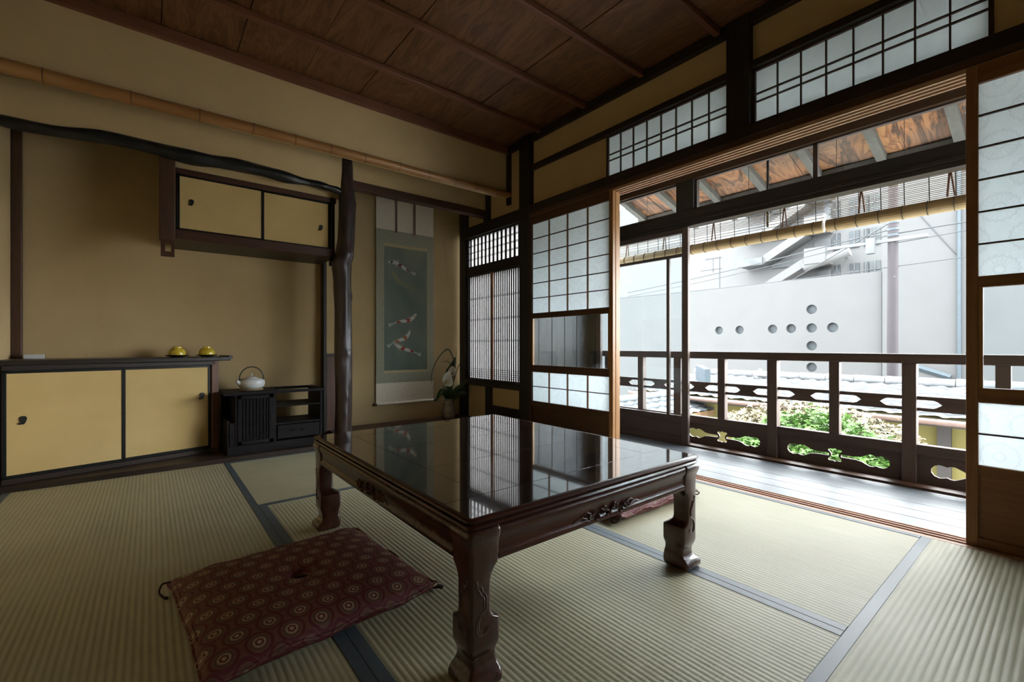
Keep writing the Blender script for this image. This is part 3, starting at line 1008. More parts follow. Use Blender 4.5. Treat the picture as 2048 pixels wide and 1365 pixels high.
def fish_col(px, pz, base):
    for (hx, hz), (tx, tz), cv, wd, kind in FISH:
        dx, dz = tx - hx, tz - hz
        Ln = math.hypot(dx, dz); ex, ez = dx / Ln, dz / Ln
        s = ((px - hx) * ex + (pz - hz) * ez) / Ln
        if s < -.05 or s > 1.15: continue
        off = cv * math.sin(PI * s) + cv * .5 * math.sin(2 * PI * s)
        d = (-(px - hx) * ez + (pz - hz) * ex) - off
        sm = max(0, min(1, s))
        wloc = wd * (math.sin(PI * min(1, sm ** .55)) ** .7 if sm < .9 else 0)
        wd_ = wd
        wloc = FW_ * wd * max(0, (1 - (2 * sm ** .62 - 1) ** 2)) ** .6
        if s > .88: wloc = max(wloc, wd * (s - .88) * 3.2)
        fin = abs(d) < wd * 1.5 and .30 < s < .38
        soft = .35 if kind == 'gold' else 1
        if abs(d) < wloc * .75 or (fin and abs(d) < wd * 1.35):
            if kind == 'gold': c = mixc((.36, .33, .13), (.20, .24, .13), s)
            else:
                c = (.62, .62, .57)
                p = math.sin(s * 17 + {'black': 0, 'red': 1.2, 'orange': 2.2}[kind]) + .5 * math.sin(d * 260 + s * 9)
                if p > .35 and .08 < s < .92:
                    c = {'black': (.055, .035, .035) if s < .4 else (.16, .03, .03), 'red': (.36, .045, .025), 'orange': (.45, .13, .04)}[kind]
                if s > .8: c = mixc(c, base, .45)
                if kind == 'black' and s < .07: c = (.6, .6, .55)
                if abs(d) > wloc * .6: c = mixc(c, (.25, .28, .25), .5)
            if fin and abs(d) > wloc * .75: c = mixc(c, base, .6)
            return mixc(base, c, .55 if kind == 'gold' else .95)
        if abs(d) < wloc * 1.1: return mixc(base, (.3, .33, .28), .25 * soft)
    return base


me = bpy.data.meshes.new('painting')
vs, fs, cols = [], [], []
for j in range(NZp + 1):
    for i in range(NXp + 1):
        u, v = i / NXp, j / NZp
        x = PX0 + (PX1 - PX0) * u; z = PZ0 + (PZ1 - PZ0) * v
        vs.append((x - 1.825, -.0018, z - .21))
        base = mixc((.095, .125, .110), (.135, .155, .128), .5 + .5 * vnoise(x, z, 5))
        base = mixc(base, (.27, .28, .19), max(0, (v - .50) * 1.3) * (.35 + .65 * u) + .12 * vnoise(z, x, 9))
        base = mixc(base, (.17, .19, .11), .5 * max(0, u - .6) * (1 if .4 < v < .85 else .3))
        base = mixc(base, (.06, .10, .10), .4 * max(0, .5 + .5 * vnoise(x * 1.2, z * .6, 12)))
        base = tuple(q * 1.45 for q in base)
        cols.append(fish_col(x, z, base))
for j in range(NZp):
    for i in range(NXp):
        a = j * (NXp + 1) + i
        fs.append((a, a + 1, a + NXp + 2, a + NXp + 1))
me.from_pydata(vs, [], fs)
ca = me.color_attributes.new('Col', 'FLOAT_COLOR', 'POINT')
for i, c in enumerate(cols): ca.data[i].color = (*c, 1)
obj('painting', me, M['painting'], sc, local=True, label='koi carp painted on grey-green silk')

# ============================================================ VASE AND CALLA LILIES
vx, vy, vz = 2.180, 3.665, 0.055
v = thing('flower_vase', 'tall silver-grey vase with lug handles in the alcove corner', 'vase', (vx, vy, vz))
obj('vase_body', lathe([(0, 0), (.050, 0), (.062, .010), (.067, .040), (.060, .085), (.044, .125), (.036, .155), (.036, .172), (.046, .182), (.044, .186), (.034, .178), (.030, .160), (.030, .10), (0, .10)], (vx, vy, vz), 36), M['vase'], v, smooth=True)
for s in (-1, 1):
    obj('vase_lug', tube(smooth_pts([(vx + s * .034, vy, vz + .165), (vx + s * .056, vy, vz + .160), (vx + s * .055, vy, vz + .135), (vx + s * .041, vy, vz + .130)], 5), .006, 10), M['vase'], v, smooth=True)


def lily(head, tilt, face, label, sz):
    t = thing('calla_lily', label, 'flower', (vx, vy, vz + .12), group='white calla lilies in the vase')
    h = Vector(head)
    obj('stem', tube(smooth_pts([(vx, vy, vz + .11), (vx + (h.x - vx) * .35, vy + (h.y - vy) * .3, vz + .24), h - Vector((0, 0, .03))], 6), .0045, 8), M['leaf'], t, smooth=True)
    bm = bmesh.new()
    seg, nr = 28, 9
    rings = []
    for j in range(nr):
        q = j / (nr - 1)
        ring = []
        for k in range(seg):
            a = 2 * PI * k / seg
            lip = 1 + .35 * math.exp(-((a - PI) / .7) ** 2) * q
            r = (.005 + .034 * q ** 1.4) * lip
            zz = q * .075 + .030 * q * q * math.exp(-((a - PI) / .8) ** 2) - .012 * q ** 3
            ring.append(bm.verts.new(Vector((r * math.cos(a), r * math.sin(a), zz)) * sz))
        rings.append(ring)
    for a_, b_ in zip(rings, rings[1:]):
        for k in range(seg):
            bm.faces.new((a_[k], a_[(k + 1) % seg], b_[(k + 1) % seg], b_[k]))
    rot = Matrix.Translation(h - Vector((0, 0, .03))) @ Matrix.Rotation(face, 4, 'Z') @ Matrix.Rotation(tilt, 4, 'Y')
    bm.transform(rot)
    o = obj('spathe', bm, M['lily'], t, smooth=True)
    sm = o.modifiers.new('s', 'SOLIDIFY'); sm.thickness = .0012
    bm = tube([(0, 0, .012 * sz), (0, 0, .06 * sz)], [.0045 * sz, .003 * sz], 10)
    bm.transform(rot)
    obj('spadix', bm, M['spadix'], t, smooth=True)


lily((2.085, 3.60, 0.408), math.radians(62), math.radians(-88), 'white calla lily lower in the vase, nearer the scroll', 1.40)
lily((2.178, 3.60, 0.492), math.radians(60), math.radians(-120), 'white calla lily higher in the vase, nearer the window', 0.95)


def blade(path, wid, label, mat, cat='leaf', fold=.25):
    P = smooth_pts([(q[0] - (.028 if i else 0), q[1], q[2]) for i, q in enumerate(path)], 8)
    bm = bmesh.new()
    n = len(P)
    prev = None
    for i, p in enumerate(P):
        t = i / (n - 1)
        d = (P[min(i + 1, n - 1)] - P[max(i - 1, 0)]).normalized()
        side = d.cross(Vector((.78, -.62, 0)).cross(Vector((0, 0, 1))).normalized())
        side = side.normalized() if side.length > 1e-4 else Vector((1, 0, 0))
        w_ = wid * (math.sin(PI * min(.999, t ** .8)) ** .8 + .04)
        nrm = d.cross(side)
        row = [bm.verts.new(p - side * w_ + nrm * w_ * fold), bm.verts.new(p), bm.verts.new(p + side * w_ + nrm * w_ * fold)]
        if prev:
            for k in range(2): bm.faces.new((prev[k], prev[k + 1], row[k + 1], row[k]))
        prev = row
    o = obj('lily_leaf' if wid > .01 else 'grass_blade', bm, mat, smooth=True)
    sm = o.modifiers.new('s', 'SOLIDIFY'); sm.thickness = .0012
    tag(o, label, cat, 'green leaves and blades in the vase')


top = (vx, vy, vz + .15)
blade([top, (2.19, 3.63, .36), (2.175, 3.62, .47), (2.235, 3.62, .57), (2.25, 3.62, .63)], .030, 'broad upright green leaf behind the two white flowers', M['leaf'])
blade([top, (2.26, 3.62, .31), (2.32, 3.60, .36), (2.37, 3.585, .41)], .028, 'broad green leaf reaching right in front of the lattice window', M['leaf'])
blade([top, (2.30, 3.60, .29), (2.33, 3.58, .28), (2.37, 3.57, .30)], .020, 'small drooping green leaf at the right rim of the vase', M['leaf'])
blade([top, (2.13, 3.62, .31), (2.08, 3.60, .30), (2.04, 3.60, .235)], .026, 'dark green leaf bending down left over the scroll foot', M['leaf'])
blade([top, (2.215, 3.62, .30), (2.225, 3.62, .33)], .030, 'short dark green leaf at the mouth of the vase', M['leaf'])
blade([top, (2.24, 3.6, .50), (2.20, 3.6, .66), (2.15, 3.6, .70), (2.06, 3.6, .62), (2.0, 3.6, .50), (1.99, 3.6, .40)], .0050, 'long grass blade arching high over to the left', M['grass_blade'])
blade([top, (2.22, 3.6, .50), (2.16, 3.6, .59), (2.09, 3.6, .585)], .0035, 'short brownish blade arching left below the tall one', M['grass_blade'])
blade([top, (2.24, 3.6, .55), (2.255, 3.6, .72)], .0030, 'thin blade standing straight up from the vase', M['grass_blade'])
blade([top, (2.25, 3.6, .48), (2.30, 3.6, .58), (2.34, 3.6, .63)], .0030, 'thin blade leaning right towards the window', M['grass_blade'])

# ============================================================ SHOJI, LATTICE WINDOWS, TRANSOMS
def shoji(name, ya, yb, xf, label, lit_end=None, ncol=4, mz='shoji_z', my='shoji_y'):
    """paper door in the plane x=xf..xf+.028 from ya to yb (ya<yb)"""
    t = thing(name, label, 'sliding door', (xf + .014, (ya + yb) / 2, 0.0), kind='structure')
    xb = xf + .027
    sw = .032
    ends = {'lo': M[mz], 'hi': M[mz]}
    if lit_end: ends[lit_end] = M['amber_z']  # sun-bleached end stile; the light on it is put into the amber
    obj('stile', box(xf, xb, ya, ya + sw, .002, 1.768, bev=.002), ends['lo'], t)
    obj('stile', box(xf, xb, yb - sw, yb, .002, 1.768, bev=.002), ends['hi'], t)
    for z0, z1 in ((1.700, 1.768), (.952, .993), (.530, .584), (.262, .300), (.002, .035)):
        obj('rail', box(xf + .001, xb - .001, ya + sw, yb - sw, z0, z1, bev=.002), M[my], t)
    Y0, Y1 = ya + sw, yb - sw
    mb = bmesh.new(); mv = bmesh.new()
    for i in range(1, ncol):
        y = Y0 + (Y1 - Y0) * i / ncol
        box(xf + .004, xf + .015, y - .004, y + .004, .993, 1.700, bm=mv)
        box(xf + .004, xf + .015, y - .004, y + .004, .300, .530, bm=mv)
    for i in range(1, 6):
        z = .993 + (1.700 - .993) * i / 6
        box(xf + .005, xf + .016, Y0, Y1, z - .003, z + .003, bm=mb)
    box(xf + .005, xf + .016, Y0, Y1, .412, .418, bm=mb)
    obj('muntins', mb, M['shoji_dark'], t)
    obj('muntins', mv, M['shoji_z'], t)  # uprights lighter than the crossbars: light on them is put into the wood
    obj('paper', box(xf + .0165, xf + .0172, Y0 - .004, Y1 + .004, .985, 1.705), M['paper'], t, label='white paper with pale chrysanthemum crests')
    obj('paper', box(xf + .0165, xf + .0172, Y0 - .004, Y1 + .004, .295, .535), M['paper'], t, label='white paper with pale chrysanthemum crests')
    obj('glass_pane', box(xf + .012, xf + .015, Y0, Y1, .580, .956), M['glass'], t)
    gb = bmesh.new()
    for a, b, c, d in ((Y0, Y0 + .012, .584, .952), (Y1 - .012, Y1, .584, .952)):
        box(xf + .004, xf + .022, a, b, c, d, bm=gb)
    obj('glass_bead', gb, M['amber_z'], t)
    obj('bottom_panel', box(xf + .010, xf + .018, Y0 - .004, Y1 + .004, .03, .268), M[my], t, label='wooden bottom panel')
    return t


shoji('door_1', 1.893, 2.733, 2.366, 'paper sliding door left of the balcony opening, pushed against the corner post', lit_end='lo', mz='shoji_dark', my='shoji_dark_y')
struct('trim_lit_shoji_edge', box(2.398, 2.440, 1.893, 1.925, .0, 1.770, bev=.002), M['amber_z'])  # added strip for a second shoji's end; light on it is in the amber
shoji('door_2', -.665, .253, 2.366, 'paper sliding door at the right edge of the picture', None, 5)
struct('wall_right_beside_door', box(2.40, 2.46, NEAR, -.665, -.1, 1.80), M['plaster'])  # unseen solid wall, put here to keep out daylight beyond the door


def lattice(name, label, frame, mat_f, ya, yb, z0, z1, x, slats, hbars, sw, fw=.016, mid=None, bars=.0022):
    t = thing(name, label, 'window', (x, (ya + yb) / 2, z0), kind='structure')
    obj('window_frame', boxes([(x, x + .028, ya, ya + fw, z0, z1), (x, x + .028, yb - fw, yb, z0, z1), (x, x + .028, ya + fw, yb - fw, z0, z0 + fw * .7), (x, x + .028, ya + fw, yb - fw, z1 - fw * .7, z1)]), mat_f, t)
    b = bmesh.new()
    for a, c, n in slats:
        for i in range(n):
            y = a + (c - a) * (i + .5) / n
            box(x + .013, x + .0185, y - sw / 2, y + sw / 2, z0 + fw * .5, z1 - fw * .5, bm=b)
    obj('lattice_slats', b, M['dark_post'], t)
    b = bmesh.new()
    for z in hbars:
        box(x + .008, x + .0128, ya + fw * .5, yb - fw * .5, z - bars, z + bars, bm=b)
    obj('lattice_bars', b, M['dark_beam'], t)
    if mid: obj('meeting_stile', box(x - .003, x + .020, mid - .011, mid + .011, z0, z1, bev=.001), M['shoji_z'], t)
    obj('paper', box(x + .020, x + .0207, ya + fw * .5, yb - fw * .5, z0 + .004, z1 - .004), M['paper_lattice'], t)
    return t


lattice('window_1', 'narrow lattice window high in the alcove side wall, coarse dark slats', None, M['dark_post'], 2.865, 3.69, 1.480, 1.765, 2.402,
        [(2.885, 3.675, 13)], (1.555, 1.565, 1.618, 1.628, 1.682, 1.692), .024)
lattice('window_2', 'tall lattice window of fine vertical slats beside the alcove', None, M['dark_post'], 2.865, 3.69, .418, 1.405, 2.402,
        [(2.885, 3.275, 13), (3.305, 3.675, 12)], (.448, .466, .484, .502, .520, .775, .785, .975, .985, 1.175, 1.185), .0135, mid=3.29)


def transom(name, label, ya, yb):
    x = 2.412
    z0, z1 = 1.860, 2.150
    t = thing(name, label, 'transom window', (x, (ya + yb) / 2, z0), kind='structure')
    fw = .014
    obj('window_frame', boxes([(x, x + .026, ya, ya + fw, z0, z1), (x, x + .026, yb - fw, yb, z0, z1), (x, x + .026, ya, yb, z0, z0 + .008), (x, x + .026, ya, yb, z1 - .008, z1)]), M['shoji_dark'], t)
    b = bmesh.new()
    for i in range(1, 8):
        y = ya + fw + (yb - ya - 2 * fw) * i / 8
        box(x + .002, x + .014, y - .003, y + .003, z0, z1, bm=b)
    for z in (z0 + .125, z0 + .165):
        box(x + .003, x + .015, ya, yb, z - .003, z + .003, bm=b)
    obj('muntins', b, M['shoji_dark'], t)
    obj('paper', box(x + .0155, x + .0162, ya + .005, yb - .005, z0 + .004, z1 - .004), M['paper_plain'], t)


transom('window_3', 'paper transom above the left half of the balcony opening', 1.155, 1.985)
transom('window_4', 'paper transom above the right half of the balcony opening', .185, 1.035)

# ============================================================ VERANDA
vb = bmesh.new()
x = 2.446
while x < 3.15:
    box(x, min(x + .118, 3.165), -1.6, 2.74, -.03, -.001, bev=.0015, bm=vb)
    x += .120
struct('floor_veranda', vb, M['veranda'])
struct('floor_veranda_base', box(2.44, 3.25, -1.6, 3.0, -.2, -.035), M['dark_beam'])
struct('trim_veranda_sill', box(3.085, 3.160, -1.6, 2.74, -.001, .010, bev=.002), M['brown_y'])
ev = bmesh.new()
for k in range(5): box(2.475 + k * .15, 2.622 + k * .15, 2.735, 2.765, -.1, 2.5, bev=.003, bm=ev)
struct('wall_veranda_end', ev, M['dark_post'])
struct('wall_veranda_near_end', box(2.475, 3.2, -1.62, -1.6, -.1, 2.4), M['dark_post'])
# outer frame: header, lintel, posts, transom glass
struct('trim_outer_header', box(3.085, 3.165, -1.6, 2.735, 1.953, 2.34, bev=.003), M['brown_y'])
struct('trim_outer_lintel', boxes([(3.085, 3.165, -1.6, 2.735, 1.668, 1.735), (3.075, 3.150, -1.6, 2.735, 1.645, 1.668), (3.085, 3.165, -1.6, 2.735, 1.616, 1.645)], bev=.003), M['dark_beam'])
struct('trim_outer_post', box(3.080, 3.17, 1.735, 1.872, 1.735, 1.953, bev=.003), M['dark_post'])
struct('trim_outer_post', box(3.080, 3.17, 2.66, 2.735, 0, 1.953, bev=.003), M['dark_post'])
struct('trim_outer_post', box(3.080, 3.17, .0, -.12, 0, 1.953, bev=.003), M['dark_post'])


def glass_transom(name, label, ya, yb, mull=()):
    t = thing(name, label, 'window', (3.12, (ya + yb) / 2, 1.735), kind='structure')
    b = boxes([(3.108, 3.132, ya, ya + .014, 1.735, 1.953), (3.108, 3.132, yb - .014, yb, 1.735, 1.953), (3.108, 3.132, ya, yb, 1.735, 1.745), (3.108, 3.132, ya, yb, 1.943, 1.953)] +
              [(3.108, 3.132, m - .012, m + .012, 1.735, 1.953) for m in mull])
    obj('window_frame', b, M['rail_wood'], t)
    obj('pane', box(3.118, 3.121, ya + .01, yb - .01, 1.740, 1.948), M['glass'], t)


glass_transom('window_5', 'clear glass transom over the balcony opening showing the eave boards', .0, 1.735, (.972,))
glass_transom('window_6', 'clear glass transom left of the outer post', 1.872, 2.66)
glass_transom('window_7', 'clear glass transom past the right edge', -1.6, -.12, (-.9,))


def glass_door(name, label, ya, yb, x):
    t = thing(name, label, 'sliding door', (x, (ya + yb) / 2, .01), kind='structure')
    obj('stile', box(x, x + .03, ya, ya + .050, .01, 1.615, bev=.003), M['rail_wood_z'], t)
    obj('stile', box(x, x + .03, yb - .05, yb, .01, 1.615, bev=.003), M['rail_wood_z'], t)
    obj('rail', box(x, x + .03, ya + .05, yb - .05, 1.575, 1.615, bev=.003), M['rail_wood'], t)
    obj('rail', box(x + .004, x + .026, ya + .05, yb - .05, 1.402, 1.424, bev=.002), M['rail_wood'], t)
    obj('mullion', box(x + .004, x + .026, ya + .155, ya + .180, .21, 1.402, bev=.002), M['rail_wood_z'], t)
    obj('mullion', box(x + .004, x + .026, yb - .19, yb - .165, .21, 1.402, bev=.002), M['rail_wood_z'], t)
    obj('bottom_panel', boxes([(x + .002, x + .028, ya + .05, yb - .05, .01, .055), (x + .002, x + .028, ya + .05, yb - .05, .185, .212), (x + .010, x + .020, ya + .05, yb - .05, .055, .185)]), M['rail_wood'], t)
    obj('glass_pane', box(x + .013, x + .016, ya + .04, yb - .04, .205, 1.58), M['glass'], t)


glass_door('door_3', 'outer glass door with wooden foot panel, slid to the left end of the balcony', 1.782, 2.66, 3.090)
glass_door('door_4', 'outer glass door past the right edge', -1.45, -.12, 3.090)

# ---- railing
RX0, RX1 = 3.185, 3.225
rl = thing('balcony_railing', 'dark wooden balcony railing with gourd cutouts in its foot boards', 'railing', (3.2, 1.0, 0))
obj('top_rail', box(3.165, 3.245, -1.6, 2.735, .642, .694, bev=.005), M['rail_wood'], rl)
obj('lower_rail', box(RX0 - .004, RX1 + .004, -1.6, 2.735, .157, .212, bev=.003), M['rail_wood'], rl)
obj('bottom_rail', box(RX0 - .004, RX1 + .004, -1.6, 2.735, -.03, .010, bev=.003), M['rail_wood'], rl)
MP = [-1.47, -.807, -.128, .556, 1.240, 1.920, 2.60]
IP = [(a + b) / 2 for a, b in zip(MP, MP[1:])]
for y in MP:
    obj('post', box(RX0 - .012, RX1 + .008, y - .030, y + .030, .0, .642, bev=.003), M['rail_wood_z'], rl)
for y in IP:
    obj('baluster', box(RX0 - .004, RX1 + .004, y - .026, y + .026, .212, .642, bev=.003), M['rail_wood_z'], rl)
hx = []
for y in MP + IP:
    a, c = .128, .428
    z0, z1 = c - .021, c + .021
    hx.append([(y - a, c), (y - a + .022, z0 + .004), (y - a + .034, z0), (y + a - .034, z0), (y + a - .022, z0 + .004), (y + a, c), (y + a - .022, z1 - .004), (y + a - .034, z1), (y - a + .034, z1), (y - a + .022, z1 - .004)])
me = plate([(-1.6, .390), (2.735, .390), (2.735, .468), (-1.6, .468)], hx, .018, MYZ(3.205))
obj('cutout_rail', mesh2bm(me), M['rail_wood'], rl, label='middle board with long hexagonal holes')


def gourd(cy, cz, s):
    """gourd with its round head outwards (s=+1/-1) and neck to the centre"""
    up = [(.030, .008), (.100, .009), (.128, .014), (.150, .026), (.168, .034), (.184, .033), (.196, .027), (.208, .031), (.226, .034), (.245, .026), (.257, .010)]
    pts = [(cy + s * a, cz + b) for a, b in up] + [(cy + s * a, cz - b) for a, b in up[::-1]]
    return pts


def bat(cy, cz):
    k = [(.0, .028), (.012, .040), (.020, .040), (.026, .026), (.040, .034), (.044, .022), (.026, .008), (.024, 0)]
    k = [(.0, .040), (.010, .034), (.030, .036), (.036, .026), (.022, .012), (.019, 0)]
    q = [(a, b) for a, b in k]
    full = q + [(a, -b) for a, b in q[-2::-1]] + [(-a, -b) for a, b in q[1:]] + [(-a, b) for a, b in q[-2:0:-1]]
    return [(cy + a, cz + b) for a, b in full]


for a, b in zip(MP, MP[1:]):
    cy, cz = (a + b) / 2, .083
    me = plate([(a + .030, .010), (b - .030, .010), (b - .030, .157), (a + .030, .157)], [gourd(cy, cz, 1), gourd(cy, cz, -1), bat(cy, cz)], .014, MYZ(3.205))
    obj('carved_board', mesh2bm(me), M['rail_wood'], rl, label='foot board with gourd and flower cutouts')

# ---- eave: boards, rafters, purlin
def zr(x): return 2.262 - (x - 3.0) * .30


sl = bmesh.new()
yb_ = [-1.7 + k * .30 for k in range(16)]
for i in range(len(yb_) - 1):
    o = .004 if i % 2 else 0
    loft([[Vector((2.40, yb_[i], zr(2.40) + .05 + o)), Vector((4.25, yb_[i], zr(4.25) + .05 + o)), Vector((4.25, yb_[i + 1] - .003, zr(4.25) + .05 + o)), Vector((2.40, yb_[i + 1] - .003, zr(2.40) + .05 + o))],
          [Vector((2.40, yb_[i], zr(2.40) + .075 + o)), Vector((4.25, yb_[i], zr(4.25) + .075 + o)), Vector((4.25, yb_[i + 1] - .003, zr(4.25) + .075 + o)), Vector((2.40, yb_[i + 1] - .003, zr(2.40) + .075 + o))]], sl)
struct('ceiling_eave_boards', sl, M['eave'])
for k in range(12):
    y = -1.45 + k * .378 + .0
    y = .443 + (k - 5) * .380
    b = bmesh.new()
    loft([[Vector((2.50, y - .026, zr(2.50))), Vector((4.22, y - .026, zr(4.22))), Vector((4.22, y + .026, zr(4.22))), Vector((2.50, y + .026, zr(2.50)))],
          [Vector((2.50, y - .026, zr(2.50) + .05)), Vector((4.22, y - .026, zr(4.22) + .05)), Vector((4.22, y + .026, zr(4.22) + .05)), Vector((2.50, y + .026, zr(2.50) + .05))]], b)
    struct('trim_rafter', b, M['rafter'])
struct('trim_eave_purlin', box(3.90, 3.96, -1.7, 2.8, zr(3.93) - .02, zr(3.93) + .05, bev=.003), M['rafter'])
struct('roof_slab', box(-1.2, 2.55, NEAR - .4, 4.4, 2.56, 2.62), M['dark_beam_x'])  # unseen roof slab, added to block sky light from above
tag(obj('hanging_rod', box(3.505, 3.512, 1.39, 1.405, 1.60, 2.16), M['iron']), 'thin dark metal rod hanging from the eave above the blinds', 'rod')

# ---- reed blinds
def blind(ya, yb, x, label, ztop=2.03):
    t = thing('reed_blind', label, 'blind', (x, (ya + yb) / 2, 1.49), group='rolled reed blinds under the eave')
    b = bmesh.new()
    z = 1.565
    rr = random.Random(int(ya * 100))
    while z < ztop:
        dz = rr.uniform(-.001, .001)
        if rr.random() > .12:
            box(x + .030, x + .0325, ya + rr.uniform(0, .015), yb - rr.uniform(0, .015), z + dz - .0018, z + dz + .0018, bm=b)
        z += .0105
    obj('reed_screen', b, M['blind'], t)
    rb = bmesh.new()
    tube([(x, ya, 1.520), (x, yb, 1.520)], .0385, 18, rb, shape=lambda i, a: 1 + .04 * math.sin(9 * a))
    obj('rolled_reeds', rb, M['blind'], t)
    n = max(3, int((yb - ya) / .105))
    sb = bmesh.new()
    for i in range(n):
        y = ya + (yb - ya) * (i + .5) / n
        tube([(x + .029, y, 1.55), (x + .029, y + .004, 1.75), (x + .029, y, ztop)], .0024, 6, sb)
        tube([(x + .0405 * math.cos(a), y + .002, 1.520 + .0405 * math.sin(a)) for a in [2 * PI * k / 16 for k in range(17)]], .0022, 5, sb, cap=False)
    obj('binding_strings', sb, M['blind_string'], t)
    for fq in (.24, .76):
        y = ya + (yb - ya) * fq
        obj('pull_ribbon', tube([(x - .004, y, ztop), (x - .02, y + .010, 1.56)], .005, 6), M['ribbon'], t)
        obj('pull_ribbon', tube([(x - .004, y + .004, ztop), (x - .02, y - .020, 1.56)], .004, 6), M['ribbon'], t)
    for fq in (.06, .5, .94):
        y = ya + (yb - ya) * fq
        obj('hanging_cord', tube([(x + .02, y, ztop + .02), (x + .02, y, zr(x + .02) + .045)], .0015, 5), M['blind_string'], t)
    obj('head_batten', box(x - .01, x + .04, ya, yb, ztop, ztop + .025), M['blind'], t)


blind(.245, 1.012, 3.45, 'reed blind hanging at the right of the balcony, rolled half up', 1.752)
blind(1.030, 2.000, 3.45, 'reed blind hanging in the middle of the balcony, left of the gap', 1.752)
blind(2.020, 2.760, 3.45, 'reed blind seen through the outer glass door, frayed at its left', 1.752)
blind(-.80, .225, 3.45, 'reed blind seen past the right paper door', 1.752)

# ============================================================ LOW TABLE
TX0, TX1, TY0, TY1, TZ = .517, 1.440, .785, 1.945, .372
tb = thing('low_table', 'glossy dark lacquered low table with carved legs in the middle of the room', 'table', ((TX0 + TX1) / 2, (TY0 + TY1) / 2, 0))


def rects(prof, r=.022):
    return [[Vector(p) for p in rrect(TX0 + i, TX1 - i, TY0 + i, TY1 - i, max(.003, r - i * .6), z)] for i, z in prof]


prof = [(.030, .345), (.012, .345), (.004, .347), (.001, .351), (.003, .356), (.010, .3585), (.010, .3600), (.003, .3615), (.0, .366), (.001, .370), (.005, .372), (.014, .3722)]
obj('table_rim', loft(rects(prof, .020)), M['rosewood'], tb, smooth=True)
g = .0009
FW = .115
tp = bmesh.new()
ix0, ix1, iy0, iy1 = TX0 + .014, TX1 - .014, TY0 + .014, TY1 - .014
z0, z1 = .362, .3726
pc = [(ix0 + g, iy0 + g), (ix1 - g, iy0 + g), (ix1 - FW, iy0 + FW), (ix0 + FW, iy0 + FW)]


def poly(pts):
    loft([[Vector((x, y, z0)) for x, y in pts], [Vector((x, y, z1)) for x, y in pts]], tp)


q = .0018
poly([(ix0, iy0), (ix1, iy0), (ix1, iy0 + FW - q), (ix0, iy0 + FW - q)])
poly([(ix0, iy1 - FW + q), (ix1, iy1 - FW + q), (ix1, iy1), (ix0, iy1)])
poly([(ix0, iy0 + FW), (ix0 + FW - q, iy0 + FW), (ix0 + FW - q, iy1 - FW), (ix0, iy1 - FW)])
poly([(ix1 - FW + q, iy0 + FW), (ix1, iy0 + FW), (ix1, iy1 - FW), (ix1 - FW + q, iy1 - FW)])
n = 3
for i in range(n):
    a = iy0 + FW + (iy1 - iy0 - 2 * FW) * i / n; b = iy0 + FW + (iy1 - iy0 - 2 * FW) * (i + 1) / n
    poly([(ix0 + FW, a + q / 2), (ix1 - FW, a + q / 2), (ix1 - FW, b - q / 2), (ix0 + FW, b - q / 2)])
obj('table_top', tp, M['lacquer'], tb)
# aprons with a rounded face and lower bead
ap = [(.034, .3445), (.012, .3445), (.006, .341), (.003, .334), (.005, .324), (.010, .314), (.013, .302), (.013, .286), (.010, .282), (.008, .276), (.010, .269), (.034, .269)]
LW = .088


def apron(side):
    bm = bmesh.new()
    if side in ('near', 'far'):
        a, b = TX0 + LW - .004, TX1 - LW + .004
        f = (lambda s, i, z: Vector((s, TY0 + i, z))) if side == 'near' else (lambda s, i, z: Vector((s, TY1 - i, z)))
    else:
        a, b = TY0 + LW - .004, TY1 - LW + .004
        f = (lambda s, i, z: Vector((TX0 + i, s, z))) if side == 'left' else (lambda s, i, z: Vector((TX1 - i, s, z)))
    return loft([[f(a, i, z) for i, z in ap], [f(b, i, z) for i, z in ap]], bm)


LP = [(.345, .006, .086), (.341, .002, .086), (.334, .000, .086), (.324, .002, .086), (.312, .006, .086), (.300, .008, .086), (.272, .009, .087), (.264, .009, .085), (.254, .009, .075), (.242, .009, .067), (.228, .009, .064), (.168, .009, .064), (.158, .009, .066), (.150, .009, .072),
      (.145, .009, .081), (.142, .009, .087), (.136, .009, .088), (.096, .009, .088), (.088, .010, .087), (.078, .013, .084), (.068, .017, .083), (.058, .018, .084), (.048, .017, .086), (.040, .012, .087), (.032, .003, .088), (.022, -.003, .088), (.012, -.003, .087), (.005, .001, .083), (.0, .006, .076)]


def leg(cx, cy, sx, sy):
    """cx,cy outer corner; sx,sy direction to the table centre"""
    rings = []
    LPs = []
    for a, b in zip(LP, LP[1:]):
        for k in range(3):
            u = k / 3; LPs.append(tuple(a[j] + (b[j] - a[j]) * u for j in range(3)))
    LPs.append(LP[-1])
    for z, o, i in LPs[::-1]:
        xa, xb = sorted((cx + sx * o, cx + sx * i)); ya, yb = sorted((cy + sy * o, cy + sy * i))
        rings.append([Vector(p) for p in rrect(xa, xb, ya, yb, .009, z, 4)])
    return loft(rings)


def carve(P, r, bm):
    tube(smooth_pts(P, 5), r, 8, bm)


